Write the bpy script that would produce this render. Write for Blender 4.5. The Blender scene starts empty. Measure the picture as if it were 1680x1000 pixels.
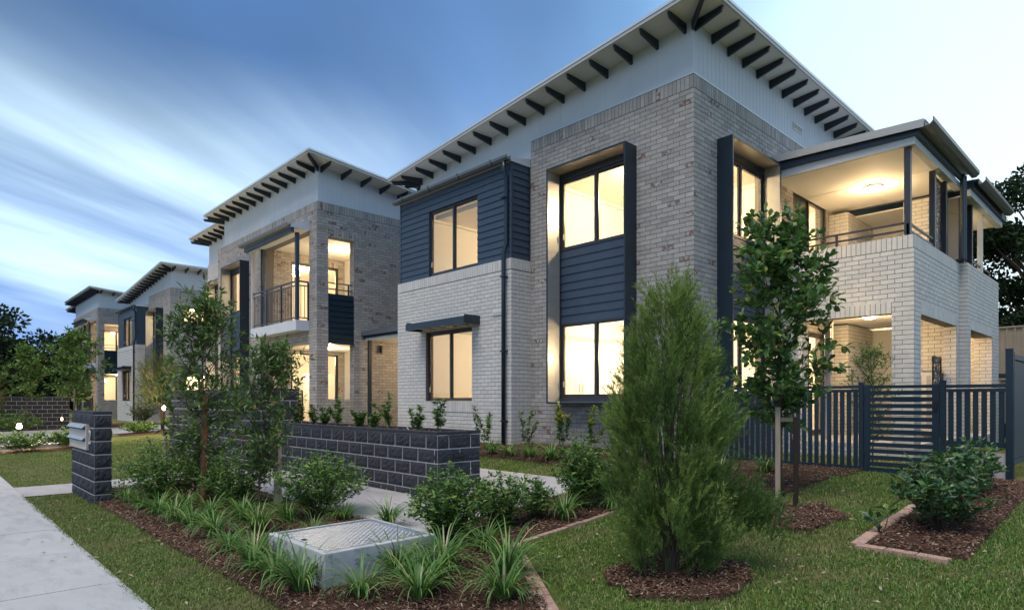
import bpy, math, random
import numpy as np
from mathutils import Vector, Matrix

sc = bpy.context.scene
COL = sc.collection
R = math.radians
rng = np.random.default_rng(7)
random.seed(7)
EYE = 1.55

# ------------------------------------------------------------------ camera
cam = bpy.data.cameras.new("camera"); camo = bpy.data.objects.new("camera", cam); COL.objects.link(camo)
camo.location = (0, 0, EYE); camo.rotation_euler = (R(90), 0, R(-43.56))
cam.sensor_width = 36; cam.lens = 36 * 1032 / 1680; cam.shift_y = 157 / 1680
cam.clip_start = .05; cam.clip_end = 3000
sc.camera = camo
sc.view_settings.view_transform = 'Standard'; sc.view_settings.look = 'None'
sc.view_settings.exposure = 1.05; sc.view_settings.gamma = 1; sc.view_settings.use_curve_mapping = False
sc.render.engine = 'CYCLES'
cy = sc.cycles
cy.use_denoising = True
try: cy.denoiser = 'OPENIMAGEDENOISE'
except Exception: pass
cy.max_bounces = 7; cy.diffuse_bounces = 4; cy.glossy_bounces = 3; cy.transparent_max_bounces = 10
cy.sample_clamp_indirect = 4; cy.caustics_reflective = False; cy.caustics_refractive = False

# ------------------------------------------------------------------ node helpers
class NT:
    def __init__(s, tree): s.t = tree; tree.nodes.clear()
    def n(s, typ, **kw):
        nd = s.t.nodes.new(typ)
        for k, v in kw.items():
            if k.startswith('_'): setattr(nd, k[1:], v)
        return nd
    def l(s, a, b): s.t.links.new(a, b)
    def setin(s, sock, v):
        if hasattr(v, 'is_linked'): s.l(v, sock)
        elif v is not None: sock.default_value = v
    def math(s, op, a, b=None, c=None, clamp=False):
        nd = s.t.nodes.new('ShaderNodeMath'); nd.operation = op; nd.use_clamp = clamp
        s.setin(nd.inputs[0], a)
        if b is not None: s.setin(nd.inputs[1], b)
        if c is not None: s.setin(nd.inputs[2], c)
        return nd.outputs[0]
    def mix(s, f, a, b, blend='MIX'):
        nd = s.t.nodes.new('ShaderNodeMix'); nd.data_type = 'RGBA'; nd.blend_type = blend
        s.setin(nd.inputs[0], f); s.setin(nd.inputs[6], c4(a)); s.setin(nd.inputs[7], c4(b))
        return nd.outputs[2]
    def ramp(s, f, stops, interp='LINEAR'):
        nd = s.t.nodes.new('ShaderNodeValToRGB'); cr = nd.color_ramp; cr.interpolation = interp
        while len(cr.elements) < len(stops): cr.elements.new(.5)
        for e, (p, c) in zip(cr.elements, stops): e.position = p; e.color = c4(c)
        s.setin(nd.inputs[0], f); return nd.outputs[0]
    def noise(s, vec, scale, detail=3, rough=.5, dist=0):
        nd = s.t.nodes.new('ShaderNodeTexNoise')
        if vec is not None: s.l(vec, nd.inputs['Vector'])
        nd.inputs['Scale'].default_value = scale; nd.inputs['Detail'].default_value = detail
        nd.inputs['Roughness'].default_value = rough; nd.inputs['Distortion'].default_value = dist
        return nd.outputs[0]
    def maprange(s, v, a, b, c=0, d=1):
        nd = s.t.nodes.new('ShaderNodeMapRange'); nd.clamp = True
        s.setin(nd.inputs[0], v)
        for i, x in enumerate((a, b, c, d)): nd.inputs[i + 1].default_value = x
        return nd.outputs[0]
    def scalevec(s, vec, sx, sy, sz):
        nd = s.t.nodes.new('ShaderNodeVectorMath'); nd.operation = 'MULTIPLY'
        s.l(vec, nd.inputs[0]); nd.inputs[1].default_value = (sx, sy, sz); return nd.outputs[0]
    def pos(s): return s.t.nodes.new('ShaderNodeNewGeometry').outputs['Position']

def c4(c):
    if hasattr(c, 'is_linked'): return c
    if isinstance(c, (int, float)): return (c, c, c, 1)
    return tuple(c) + (1,) if len(c) == 3 else tuple(c)

# ------------------------------------------------------------------ dusk sky
w = bpy.data.worlds.new("World"); sc.world = w; w.use_nodes = True
t = NT(w.node_tree)
tc = t.n('ShaderNodeTexCoord'); V = tc.outputs['Generated']
sx = t.n('ShaderNodeSeparateXYZ'); t.l(V, sx.inputs[0])
ga = R(-14)                                                      # azimuth of the afterglow
g = t.math('ADD', t.math('MULTIPLY', sx.outputs[0], math.cos(ga)), t.math('MULTIPLY', sx.outputs[1], math.sin(ga)))
wob = t.noise(V, 2.2, 4, .55)
g = t.math('ADD', g, t.math('MULTIPLY', t.math('SUBTRACT', wob, .5), .12))
base = t.ramp(t.maprange(g, -1, 1), [(0, (.085, .13, .24)), (.40, (.048, .110, .250)), (.62, (.050, .115, .260)), (.72, (.070, .160, .345)),
                                      (.775, (.125, .255, .460)), (.81, (.24, .39, .56)), (.85, (.37, .51, .60)), (1, (.50, .60, .63))])
gl = t.maprange(g, .25, .72, 1, 0)
low = t.maprange(sx.outputs[2], .05, .40, 1, 0)
base = t.mix(t.math('MULTIPLY', t.math('MULTIPLY', low, gl), .8), base, (.125, .235, .50))
# wind-drawn cloud: planar mapping overhead, stretched along the wind
den = t.math('ADD', t.math('MAXIMUM', sx.outputs[2], 0), .16)
px_ = t.math('DIVIDE', sx.outputs[0], den); py_ = t.math('DIVIDE', sx.outputs[1], den)
wa = R(28)
u_ = t.math('ADD', t.math('MULTIPLY', px_, math.cos(wa)), t.math('MULTIPLY', py_, math.sin(wa)))
v_ = t.math('SUBTRACT', t.math('MULTIPLY', py_, math.cos(wa)), t.math('MULTIPLY', px_, math.sin(wa)))
def cvec(a, b, c):
    cv = t.n('ShaderNodeCombineXYZ'); t.l(t.math('MULTIPLY', u_, a), cv.inputs[0]); t.l(t.math('MULTIPLY', v_, b), cv.inputs[1]); cv.inputs[2].default_value = c; return cv.outputs[0]
n1 = t.noise(cvec(.34, .95, 3.1), 1.0, 5, .55, .5)
n3 = t.noise(cvec(.30, 3.2, 6.6), 1.0, 5, .6, .3)
n2 = t.noise(cvec(.30, .42, 5.2), 1.0, 3, .5)
cover = t.maprange(t.math('ADD', t.math('MULTIPLY', n1, .82), t.math('MULTIPLY', n3, .18)), .37, .60)
cover = t.math('MULTIPLY', cover, t.maprange(n2, .33, .48))
cover = t.math('MULTIPLY', cover, t.maprange(sx.outputs[2], .06, .14))
cover = t.math('MULTIPLY', cover, t.maprange(sx.outputs[2], .30, .52, 1, .12))
dark = t.maprange(t.noise(cvec(.35, .75, 1.3), 1.0, 4, .55), .36, .58)
base = t.mix(t.math('MULTIPLY', t.math('MULTIPLY', dark, .9), t.math('MULTIPLY', gl, t.maprange(sx.outputs[2], .20, .38))), base, (.042, .080, .145))
skyc = t.mix(t.math('MULTIPLY', t.math('MULTIPLY', cover, .86), t.maprange(g, .30, .62, 1, .0)), base, (.48, .64, .77))
nish = t.n('ShaderNodeTexSky', _sky_type='NISHITA')
nish.sun_disc = False; nish.sun_elevation = R(1.0); nish.sun_rotation = R(104)
skyc = t.mix(.01, skyc, nish.outputs[0], 'ADD')
bg = t.n('ShaderNodeBackground'); t.l(skyc, bg.inputs[0]); bg.inputs[1].default_value = 1.0
wo = t.n('ShaderNodeOutputWorld'); t.l(bg.outputs[0], wo.inputs[0])
# soft warm fill sun added from behind the camera, to brighten ground and planting
sl = bpy.data.lights.new('fill_sun', 'SUN'); sl.energy = 1.5; sl.angle = R(38); sl.color = (1, .94, .86)
so = bpy.data.objects.new('fill_sun', sl); COL.objects.link(so); so.rotation_euler = (R(24), 0, R(-75))

# ------------------------------------------------------------------ materials
MATS = {}
def material(name, color, rough=.6, spec=.4, metal=0, bump=None, bumpdist=.002, transl=0, emit=None, emis=0):
    m = bpy.data.materials.new(name); m.use_nodes = True; t = NT(m.node_tree)
    p = t.n('ShaderNodeBsdfPrincipled'); o = t.n('ShaderNodeOutputMaterial')
    c = color(t) if callable(color) else color
    t.setin(p.inputs['Base Color'], c4(c)); r = rough(t) if callable(rough) else rough
    t.setin(p.inputs['Roughness'], r); p.inputs['Specular IOR Level'].default_value = spec; p.inputs['Metallic'].default_value = metal
    if emit is not None: p.inputs['Emission Color'].default_value = c4(emit); p.inputs['Emission Strength'].default_value = emis
    if bump:
        b = t.n('ShaderNodeBump'); b.inputs['Distance'].default_value = bumpdist; b.inputs['Strength'].default_value = .8
        t.l(bump(t), b.inputs['Height']); t.l(b.outputs[0], p.inputs['Normal'])
    out = p.outputs[0]
    if transl:
        tr = t.n('ShaderNodeBsdfTranslucent'); t.setin(tr.inputs[0], c4(c))
        mx = t.n('ShaderNodeMixShader'); mx.inputs[0].default_value = transl
        t.l(p.outputs[0], mx.inputs[1]); t.l(tr.outputs[0], mx.inputs[2]); out = mx.outputs[0]
    t.l(out, o.inputs[0]); MATS[name] = m; return m

def tintval(t):
    a = t.n('ShaderNodeAttribute'); a.attribute_name = 'tint'
    oi = t.n('ShaderNodeObjectInfo')
    return t.math('FRACT', t.math('ADD', a.outputs['Fac'], oi.outputs['Random']))

def brick_col(stops, patch, pc):
    def f(t):
        tv = tintval(t); P = t.pos()
        c = t.ramp(tv, stops)
        n = t.noise(P, 9, 4, .6); c = t.mix(t.maprange(n, .3, .7, 0, .35), c, [x * .72 for x in pc[1]])
        f2 = t.noise(P, 120, 2, .6); c = t.mix(t.maprange(f2, .35, .65, 0, .22), c, pc[1])
        if patch:   # clinker patches on a few bricks
            sel = t.math('GREATER_THAN', t.math('FRACT', t.math('MULTIPLY', tv, 37.7)), 1 - patch)
            nn = t.maprange(t.noise(P, 14, 2, .5), .44, .54)
            c = t.mix(t.math('MULTIPLY', sel, nn), c, pc[0])
            sel2 = t.math('GREATER_THAN', t.math('FRACT', t.math('MULTIPLY', tv, 91.3)), .90)
            nn2 = t.maprange(t.noise(P, 22, 3, .6), .5, .6)
            c = t.mix(t.math('MULTIPLY', t.math('MULTIPLY', sel2, nn2), .35), c, (.24, .18, .14))
        return c
    return f
fine = lambda sc_: (lambda t: t.noise(t.pos(), sc_, 4, .6))
material('grey_brick', brick_col([(0, (.30, .28, .265)), (.3, (.46, .43, .40)), (.55, (.36, .34, .325)), (.8, (.50, .465, .43)), (1, (.34, .31, .30))], .05,
         [(.21, .14, .115), (.33, .30, .275)]), .85, .2, bump=fine(160), bumpdist=.002)
material('white_brick', brick_col([(0, (.58, .555, .52)), (.5, (.69, .66, .615)), (1, (.62, .59, .555))], 0, [(0, 0, 0), (.55, .54, .52)]), .7, .25, bump=fine(140), bumpdist=.001)
material('mortar', lambda t: t.mix(t.noise(t.pos(), 40, 3), (.14, .135, .13), (.21, .20, .19)), .9, .1)
material('block_face', lambda t: t.mix(t.maprange(t.noise(t.pos(), 30, 5, .65), .3, .7), t.ramp(tintval(t), [(0, (.011, .014, .021)), (.5, (.020, .024, .033)), (1, (.015, .018, .026))]), (.050, .053, .065)),
         .75, .35, bump=lambda t: t.noise(t.pos(), 22, 6, .68), bumpdist=.022)
material('block_mortar', (.55, .53, .51), .9, .1)
def panelcol(a, b, s=3):
    return lambda t: t.mix(t.maprange(t.noise(t.pos(), s, 4, .6), .3, .7), a, b)
material('navy_paint', panelcol((.036, .058, .090), (.046, .070, .105)), .45, .4)
material('navy_metal', panelcol((.010, .022, .034), (.014, .028, .042)), .32, .5)
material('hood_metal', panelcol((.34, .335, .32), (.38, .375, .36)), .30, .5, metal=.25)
material('dark_frame', (.03, .033, .040), .35, .5)
material('rafter_paint', (.022, .030, .045), .5, .4)
material('white_panel', panelcol((.52, .56, .61), (.58, .61, .65), 1.5), .6, .3)
material('soffit_paint', panelcol((.62, .61, .58), (.68, .67, .64), 1.5), .7, .2)
material('roof_metal', (.62, .66, .70), .35, .5, metal=.3)
material('gutter_metal', (.10, .115, .135), .38, .5)
material('barge_metal', (.42, .42, .42), .45, .4)
material('slab_paint', panelcol((.62, .64, .68), (.56, .58, .62), 2), .7, .2)
material('cream_paint', (.82, .80, .75), .7, .2)
material('interior_paint', (.84, .82, .78), .8, .1)
material('cupboard_paint', (.80, .79, .76), .35, .4)
material('blind_fabric', (.75, .70, .62), .8, .1, transl=.35)
material('floor_interior', (.42, .33, .25), .5, .3)
material('handle_metal', (.45, .43, .40), .3, .5, metal=.8)
material('lamp_glass', (1, .95, .85), .4, .2, emit=(1, .80, .52), emis=9)
material('spot_glass', (1, .95, .85), .4, .2, emit=(1, .80, .50), emis=26)
material('small_lamp_glass', (1, .9, .7), .4, .2, emit=(1, .66, .30), emis=4)
def conc(a, b):
    def f(t):
        P = t.pos()
        c = t.mix(t.maprange(t.noise(P, 1.3, 5, .6), .3, .7), a, b)
        c = t.mix(t.maprange(t.noise(P, 180, 2, .6), .3, .7, 0, .3), c, [x * .6 for x in a])
        st = t.maprange(t.noise(t.scalevec(P, 3.0, .9, 3), 1.6, 6, .75), .48, .66, 0, .5)
        return t.mix(st, c, [x * .62 for x in a])
    return f
material('concrete', conc((.40, .395, .39), (.47, .465, .455)), .85, .2, bump=fine(90), bumpdist=.002)
material('concrete_path', conc((.38, .355, .35), (.44, .41, .40)), .85, .2, bump=fine(90), bumpdist=.002)
material('pit_concrete', conc((.46, .465, .46), (.54, .54, .53)), .8, .2, bump=fine(70), bumpdist=.002)
material('asphalt_drive', conc((.30, .295, .29), (.36, .355, .35)), .85, .2)
material('galvanised', panelcol((.42, .45, .48), (.60, .62, .64), 14), .36, .5, metal=.75)
material('letterbox_metal', panelcol((.50, .45, .40), (.56, .50, .45)), .4, .5, metal=.1)
material('numeral_metal', (.62, .58, .52), .35, .5, metal=.2)
material('paver_clay', lambda t: t.mix(t.maprange(t.noise(t.pos(), 20, 4, .6), .3, .7), t.ramp(tintval(t), [(0, (.34, .17, .12)), (.5, (.42, .24, .17)), (1, (.30, .16, .13))]), (.45, .32, .25)), .85, .2, bump=fine(100), bumpdist=.002)
material('paver_joint', (.28, .25, .22), .9, .1)
material('soil', lambda t: t.mix(t.maprange(t.noise(t.pos(), 35, 5, .7), .35, .65), (.040, .023, .016), (.10, .058, .040)), .95, .1, bump=lambda t: t.noise(t.pos(), 60, 5, .75), bumpdist=.03)
material('bark_chip', lambda t: t.ramp(tintval(t), [(0, (.040, .020, .014)), (.45, (.115, .056, .036)), (.8, (.18, .10, .065)), (.95, (.30, .21, .15)), (1, (.44, .36, .29))]), .85, .2)
material('turf_ground', lambda t: t.mix(t.maprange(t.noise(t.pos(), 1.1, 5, .65), .46, .72), t.mix(t.maprange(t.noise(t.pos(), 45, 4, .7), .3, .7), (.060, .078, .018), (.125, .150, .038)), (.22, .185, .09)), .95, .1,
         bump=lambda t: t.noise(t.pos(), 70, 5, .75), bumpdist=.02)
def leafmat(name, stops, rough=.45, spec=.4, tr=.25):
    def f(t):
        tv = tintval(t)
        c = t.ramp(tv, stops)
        return t.mix(t.maprange(t.noise(t.pos(), 5, 3, .6), .35, .7, 0, .4), c, [x * .55 for x in stops[0][1]])
    return material(name, f, rough, spec, transl=tr)
def verge(t):
    q = t.n('ShaderNodeSeparateXYZ'); t.l(t.pos(), q.inputs[0]); return t.math('MULTIPLY', t.maprange(q.outputs[0], 1.9, 2.5, .42, 0), t.maprange(t.noise(t.pos(), 3, 4, .6), .35, .6))
material('grass_blade', lambda t: t.mix(t.math('ADD', t.maprange(t.noise(t.pos(), 1.1, 5, .65), .48, .70, 0, .6), verge(t), clamp=True), t.ramp(tintval(t), [(0, (.070, .140, .028)), (.6, (.140, .245, .048)), (.88, (.24, .33, .075)), (.95, (.42, .36, .18)), (1, (.50, .43, .26))]), (.20, .165, .08)), .6, .25, transl=.25)
leafmat('laurel_leaf', [(0, (.05, .105, .026)), (.55, (.11, .22, .045)), (.9, (.22, .35, .07)), (1, (.42, .46, .12))])
leafmat('tree_leaf', [(0, (.050, .105, .030)), (.6, (.11, .205, .045)), (.97, (.21, .31, .07)), (1, (.42, .16, .08))])
leafmat('oval_leaf', [(0, (.045, .115, .035)), (.55, (.10, .215, .05)), (.92, (.21, .33, .07)), (1, (.42, .38, .09))])
leafmat('broad_leaf', [(0, (.030, .075, .028)), (.6, (.065, .150, .045)), (.95, (.13, .24, .06)), (1, (.24, .30, .08))], .3, .5, .2)
leafmat('needle', [(0, (.050, .100, .026)), (.45, (.12, .21, .05)), (.8, (.26, .37, .085)), (1, (.38, .46, .13))], .6, .25, .3)
leafmat('strap_leaf', [(0, (.07, .16, .035)), (.6, (.14, .28, .06)), (.9, (.26, .40, .09)), (1, (.50, .44, .22))], .4, .4, .3)
leafmat('new_leaf', [(0, (.12, .22, .04)), (.5, (.30, .38, .06)), (.85, (.60, .52, .10)), (1, (.60, .22, .08))], .4, .4, .3)
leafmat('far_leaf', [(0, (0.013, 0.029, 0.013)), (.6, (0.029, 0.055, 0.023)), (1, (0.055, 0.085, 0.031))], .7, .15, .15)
leafmat('wispy_leaf', [(0, (0.052, 0.078, 0.026)), (.6, (0.130, 0.156, 0.046)), (1, (0.221, 0.221, 0.078))], .6, .2, .3)
material('bark', lambda t: t.mix(t.noise(t.scalevec(t.pos(), 1, 1, .25), 45, 4, .6), (.045, .034, .026), (.14, .11, .085)), .9, .1, bump=fine(80), bumpdist=.004)
material('stake_pale', lambda t: t.mix(t.maprange(t.noise(t.scalevec(t.pos(), 1, 1, .05), 90, 4, .6), .3, .7), (.30, .23, .17), (.44, .36, .28)), .8, .2)
material('stake_red', lambda t: t.mix(t.maprange(t.noise(t.scalevec(t.pos(), 1, 1, .05), 90, 4, .6), .3, .7), (.20, .09, .055), (.30, .15, .09)), .8, .2)
material('stake_dark', (.035, .022, .018), .8, .2)
material('tie_fabric', (.30, .24, .17), .9, .1)
material('tan_steel', panelcol((.26, .22, .17), (.30, .255, .20)), .55, .3)
material('boundary_steel', panelcol((.035, .052, .078), (.045, .065, .092)), .5, .3)
material('black_plastic', (.012, .013, .015), .5, .4)
material('appliance_white', (.70, .69, .65), .5, .3)
material('dead_leaf', lambda t: t.ramp(tintval(t), [(0, (.24, .16, .10)), (.6, (.36, .26, .18)), (1, (.45, .36, .27))]), .8, .2)
def glass_mat():
    m = bpy.data.materials.new('window_glass'); m.use_nodes = True; t = NT(m.node_tree)
    tr = t.n('ShaderNodeBsdfTransparent'); tr.inputs[0].default_value = (.96, .97, .96, 1)
    gl = t.n('ShaderNodeBsdfGlossy'); gl.inputs['Roughness'].default_value = .01; gl.inputs[0].default_value = (1, 1, 1, 1)
    ge = t.n('ShaderNodeNewGeometry'); dt = t.n('ShaderNodeVectorMath', _operation='DOT_PRODUCT'); t.l(ge.outputs['Normal'], dt.inputs[0]); t.l(ge.outputs['Incoming'], dt.inputs[1])
    fr = t.math('ADD', .035, t.math('MULTIPLY', t.math('POWER', t.math('SUBTRACT', 1, t.math('ABSOLUTE', dt.outputs['Value'])), 5), .9), clamp=True)
    mx = t.n('ShaderNodeMixShader'); t.l(fr, mx.inputs[0]); t.l(tr.outputs[0], mx.inputs[1]); t.l(gl.outputs[0], mx.inputs[2])
    o = t.n('ShaderNodeOutputMaterial'); t.l(mx.outputs[0], o.inputs[0]); MATS['window_glass'] = m
glass_mat()

# ------------------------------------------------------------------ mesh helpers
ORG = Vector((0, 0, 0))          # frame point that coincides with the parent's origin
def link(name, data, parent=None):
    o = bpy.data.objects.new(name, data); COL.objects.link(o)
    if parent is not None: o.parent = parent
    return o
def np_mesh(name, V, F, mat=None, tint=None, smooth=False):
    """V (n,3), F (m,k) with constant k"""
    V = np.asarray(V, np.float32); F = np.asarray(F, np.int32)
    me = bpy.data.meshes.new(name); k = F.shape[1]
    me.vertices.add(len(V)); me.vertices.foreach_set('co', V.ravel())
    me.loops.add(F.size); me.loops.foreach_set('vertex_index', F.ravel())
    me.polygons.add(len(F)); me.polygons.foreach_set('loop_start', np.arange(0, F.size, k, dtype=np.int32))
    me.polygons.foreach_set('loop_total', np.full(len(F), k, np.int32))
    me.polygons.foreach_set('use_smooth', np.full(len(F), bool(smooth)))
    me.update(calc_edges=True)
    if tint is not None:
        a = me.attributes.new('tint', 'FLOAT', 'FACE'); a.data.foreach_set('value', np.asarray(tint, np.float32))
    if mat: me.materials.append(MATS[mat])
    return me
def tag(o, label=None, cat=None, group=None, kind=None):
    if label: o['label'] = label
    if cat: o['category'] = cat
    if group: o['group'] = group
    if kind: o['kind'] = kind
    return o
def thing(name, label, cat, loc=(0, 0, 0), group=None, rz=0):
    o = link(name, None); o.location = loc; o.rotation_euler = (0, 0, rz); o.empty_display_size = .2
    return tag(o, label, cat, group)
class MB:
    def __init__(s): s.v = []; s.f = []; s.sm = False
    def box(s, x0, y0, z0, x1, y1, z1):
        if x0 > x1: x0, x1 = x1, x0
        if y0 > y1: y0, y1 = y1, y0
        if z0 > z1: z0, z1 = z1, z0
        b = len(s.v)
        s.v += [(x0, y0, z0), (x1, y0, z0), (x1, y1, z0), (x0, y1, z0), (x0, y0, z1), (x1, y0, z1), (x1, y1, z1), (x0, y1, z1)]
        s.f += [(b, b + 3, b + 2, b + 1), (b + 4, b + 5, b + 6, b + 7), (b, b + 1, b + 5, b + 4), (b + 1, b + 2, b + 6, b + 5), (b + 2, b + 3, b + 7, b + 6), (b + 3, b, b + 4, b + 7)]
        return s
    def hexa(s, pts):      # 8 points, bottom ring then top ring
        b = len(s.v); s.v += [tuple(p) for p in pts]
        s.f += [(b, b + 3, b + 2, b + 1), (b + 4, b + 5, b + 6, b + 7), (b, b + 1, b + 5, b + 4), (b + 1, b + 2, b + 6, b + 5), (b + 2, b + 3, b + 7, b + 6), (b + 3, b, b + 4, b + 7)]
        return s
    def bar(s, a, b_, w, h=None):
        """rectangular bar from a to b"""
        h = h or w; a = Vector(a); b2 = Vector(b_); d = (b2 - a).normalized()
        up = Vector((0, 0, 1)) if abs(d.z) < .95 else Vector((1, 0, 0))
        sd = d.cross(up).normalized() * w / 2; u = sd.normalized().cross(d) * h / 2
        return s.hexa([a - sd - u, a + sd - u, b2 + sd - u, b2 - sd - u, a - sd + u, a + sd + u, b2 + sd + u, b2 - sd + u])
    def tube(s, pts, rad, n=8, cap=True):
        pts = [Vector(p) for p in pts]; rs = rad if hasattr(rad, '__len__') else [rad] * len(pts); rings = []
        pu = None
        for i, p in enumerate(pts):
            d = (pts[min(i + 1, len(pts) - 1)] - pts[max(i - 1, 0)]).normalized()
            if pu is None: pu = d.orthogonal().normalized()
            u = (pu - d * pu.dot(d)).normalized(); pu = u; v = d.cross(u)
            b = len(s.v); rings.append(b)
            for k in range(n):
                a = 2 * math.pi * k / n; s.v.append(tuple(p + (u * math.cos(a) + v * math.sin(a)) * rs[i]))
        for r0, r1 in zip(rings, rings[1:]):
            for k in range(n): s.f.append((r0 + k, r0 + (k + 1) % n, r1 + (k + 1) % n, r1 + k))
        if cap:
            s.f.append(tuple(rings[0] + k for k in reversed(range(n)))); s.f.append(tuple(rings[-1] + k for k in range(n)))
        return s
    def lathe(s, prof, c, n=20):
        b = len(s.v)
        for r, z in prof:
            for k in range(n): a = 2 * math.pi * k / n; s.v.append((c[0] + r * math.cos(a), c[1] + r * math.sin(a), c[2] + z))
        for i in range(len(prof) - 1):
            for k in range(n): s.f.append((b + i * n + k, b + i * n + (k + 1) % n, b + (i + 1) * n + (k + 1) % n, b + (i + 1) * n + k))
        s.f.append(tuple(b + k for k in reversed(range(n)))); s.f.append(tuple(b + (len(prof) - 1) * n + k for k in range(n)))
        return s
    def prism(s, poly, z0, z1):
        """poly: list of xy (ccw)"""
        b = len(s.v); n = len(poly)
        s.v += [(x, y, z0) for x, y in poly] + [(x, y, z1) for x, y in poly]
        s.f.append(tuple(b + k for k in reversed(range(n)))); s.f.append(tuple(b + n + k for k in range(n)))
        for k in range(n): s.f.append((b + k, b + (k + 1) % n, b + n + (k + 1) % n, b + n + k))
        return s
    def mesh(s, name, mat):
        me = bpy.data.meshes.new(name)
        me.from_pydata([(x - ORG.x, y - ORG.y, z - ORG.z) for x, y, z in s.v], [], s.f); me.update()
        if mat: me.materials.append(MATS[mat])
        if s.sm: me.polygons.foreach_set('use_smooth', [True] * len(me.polygons))
        return me
    def build(s, name, mat, parent=None, bevel=0):
        o = link(name, s.mesh(name, mat), parent)
        if bevel:
            m = o.modifiers.new('bevel', 'BEVEL'); m.width = bevel; m.segments = 2; m.limit_method = 'ANGLE'
        return o

def unit_mesh(name, mat, kind='box'):
    """piece in local axes: x 0..1 along, outward = -y, z 0..1"""
    m = MB()
    if kind == 'box': m.v = []; m.box(0, -1, 0, 1, 0, 1)
    elif kind == 'board': m.hexa([(0, -1, 0), (1, -1, 0), (1, 0, 0), (0, 0, 0), (0, -.35, 1), (1, -.35, 1), (1, 0, 1), (0, 0, 1)])
    me = bpy.data.meshes.new(name); me.from_pydata(m.v, [], m.f); me.materials.append(MATS[mat]); me.update(); return me
UM = {}
def um(name, mat, kind='box'):
    k = (name, mat, kind)
    if k not in UM: UM[k] = unit_mesh(name, mat, kind)
    return UM[k]
FACE = {'-Y': (0, (1, 0), (0, -1)), '-X': (-90, (0, -1), (-1, 0)), '+Y': (180, (-1, 0), (0, 1)), '+X': (90, (0, 1), (1, 0))}
def face_frame(face, plane, a, b):
    ang, u, n = FACE[face]
    o = {'-Y': (a, plane), '-X': (plane, b), '+Y': (b, plane), '+X': (plane, a)}[face]
    return ang, Vector((o[0], o[1], 0)), Vector((u[0], u[1], 0)), Vector((n[0], n[1], 0))
def open_u(face, a, b, ops):
    out = []
    for (p, q, z0, z1) in ops:
        out.append((b - q, b - p, z0, z1) if face in ('-X', '+Y') else (p - a, q - a, z0, z1))
    return out
def project(p):
    c, s_ = .7247, .6890
    d = .6891 * p[0] + .7247 * p[1]; x = .7247 * p[0] - .6891 * p[1]
    if d < .3: return None
    return 840 + 1032 * x / d, 657 - 1032 * (p[2] - EYE) / d, d
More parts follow.
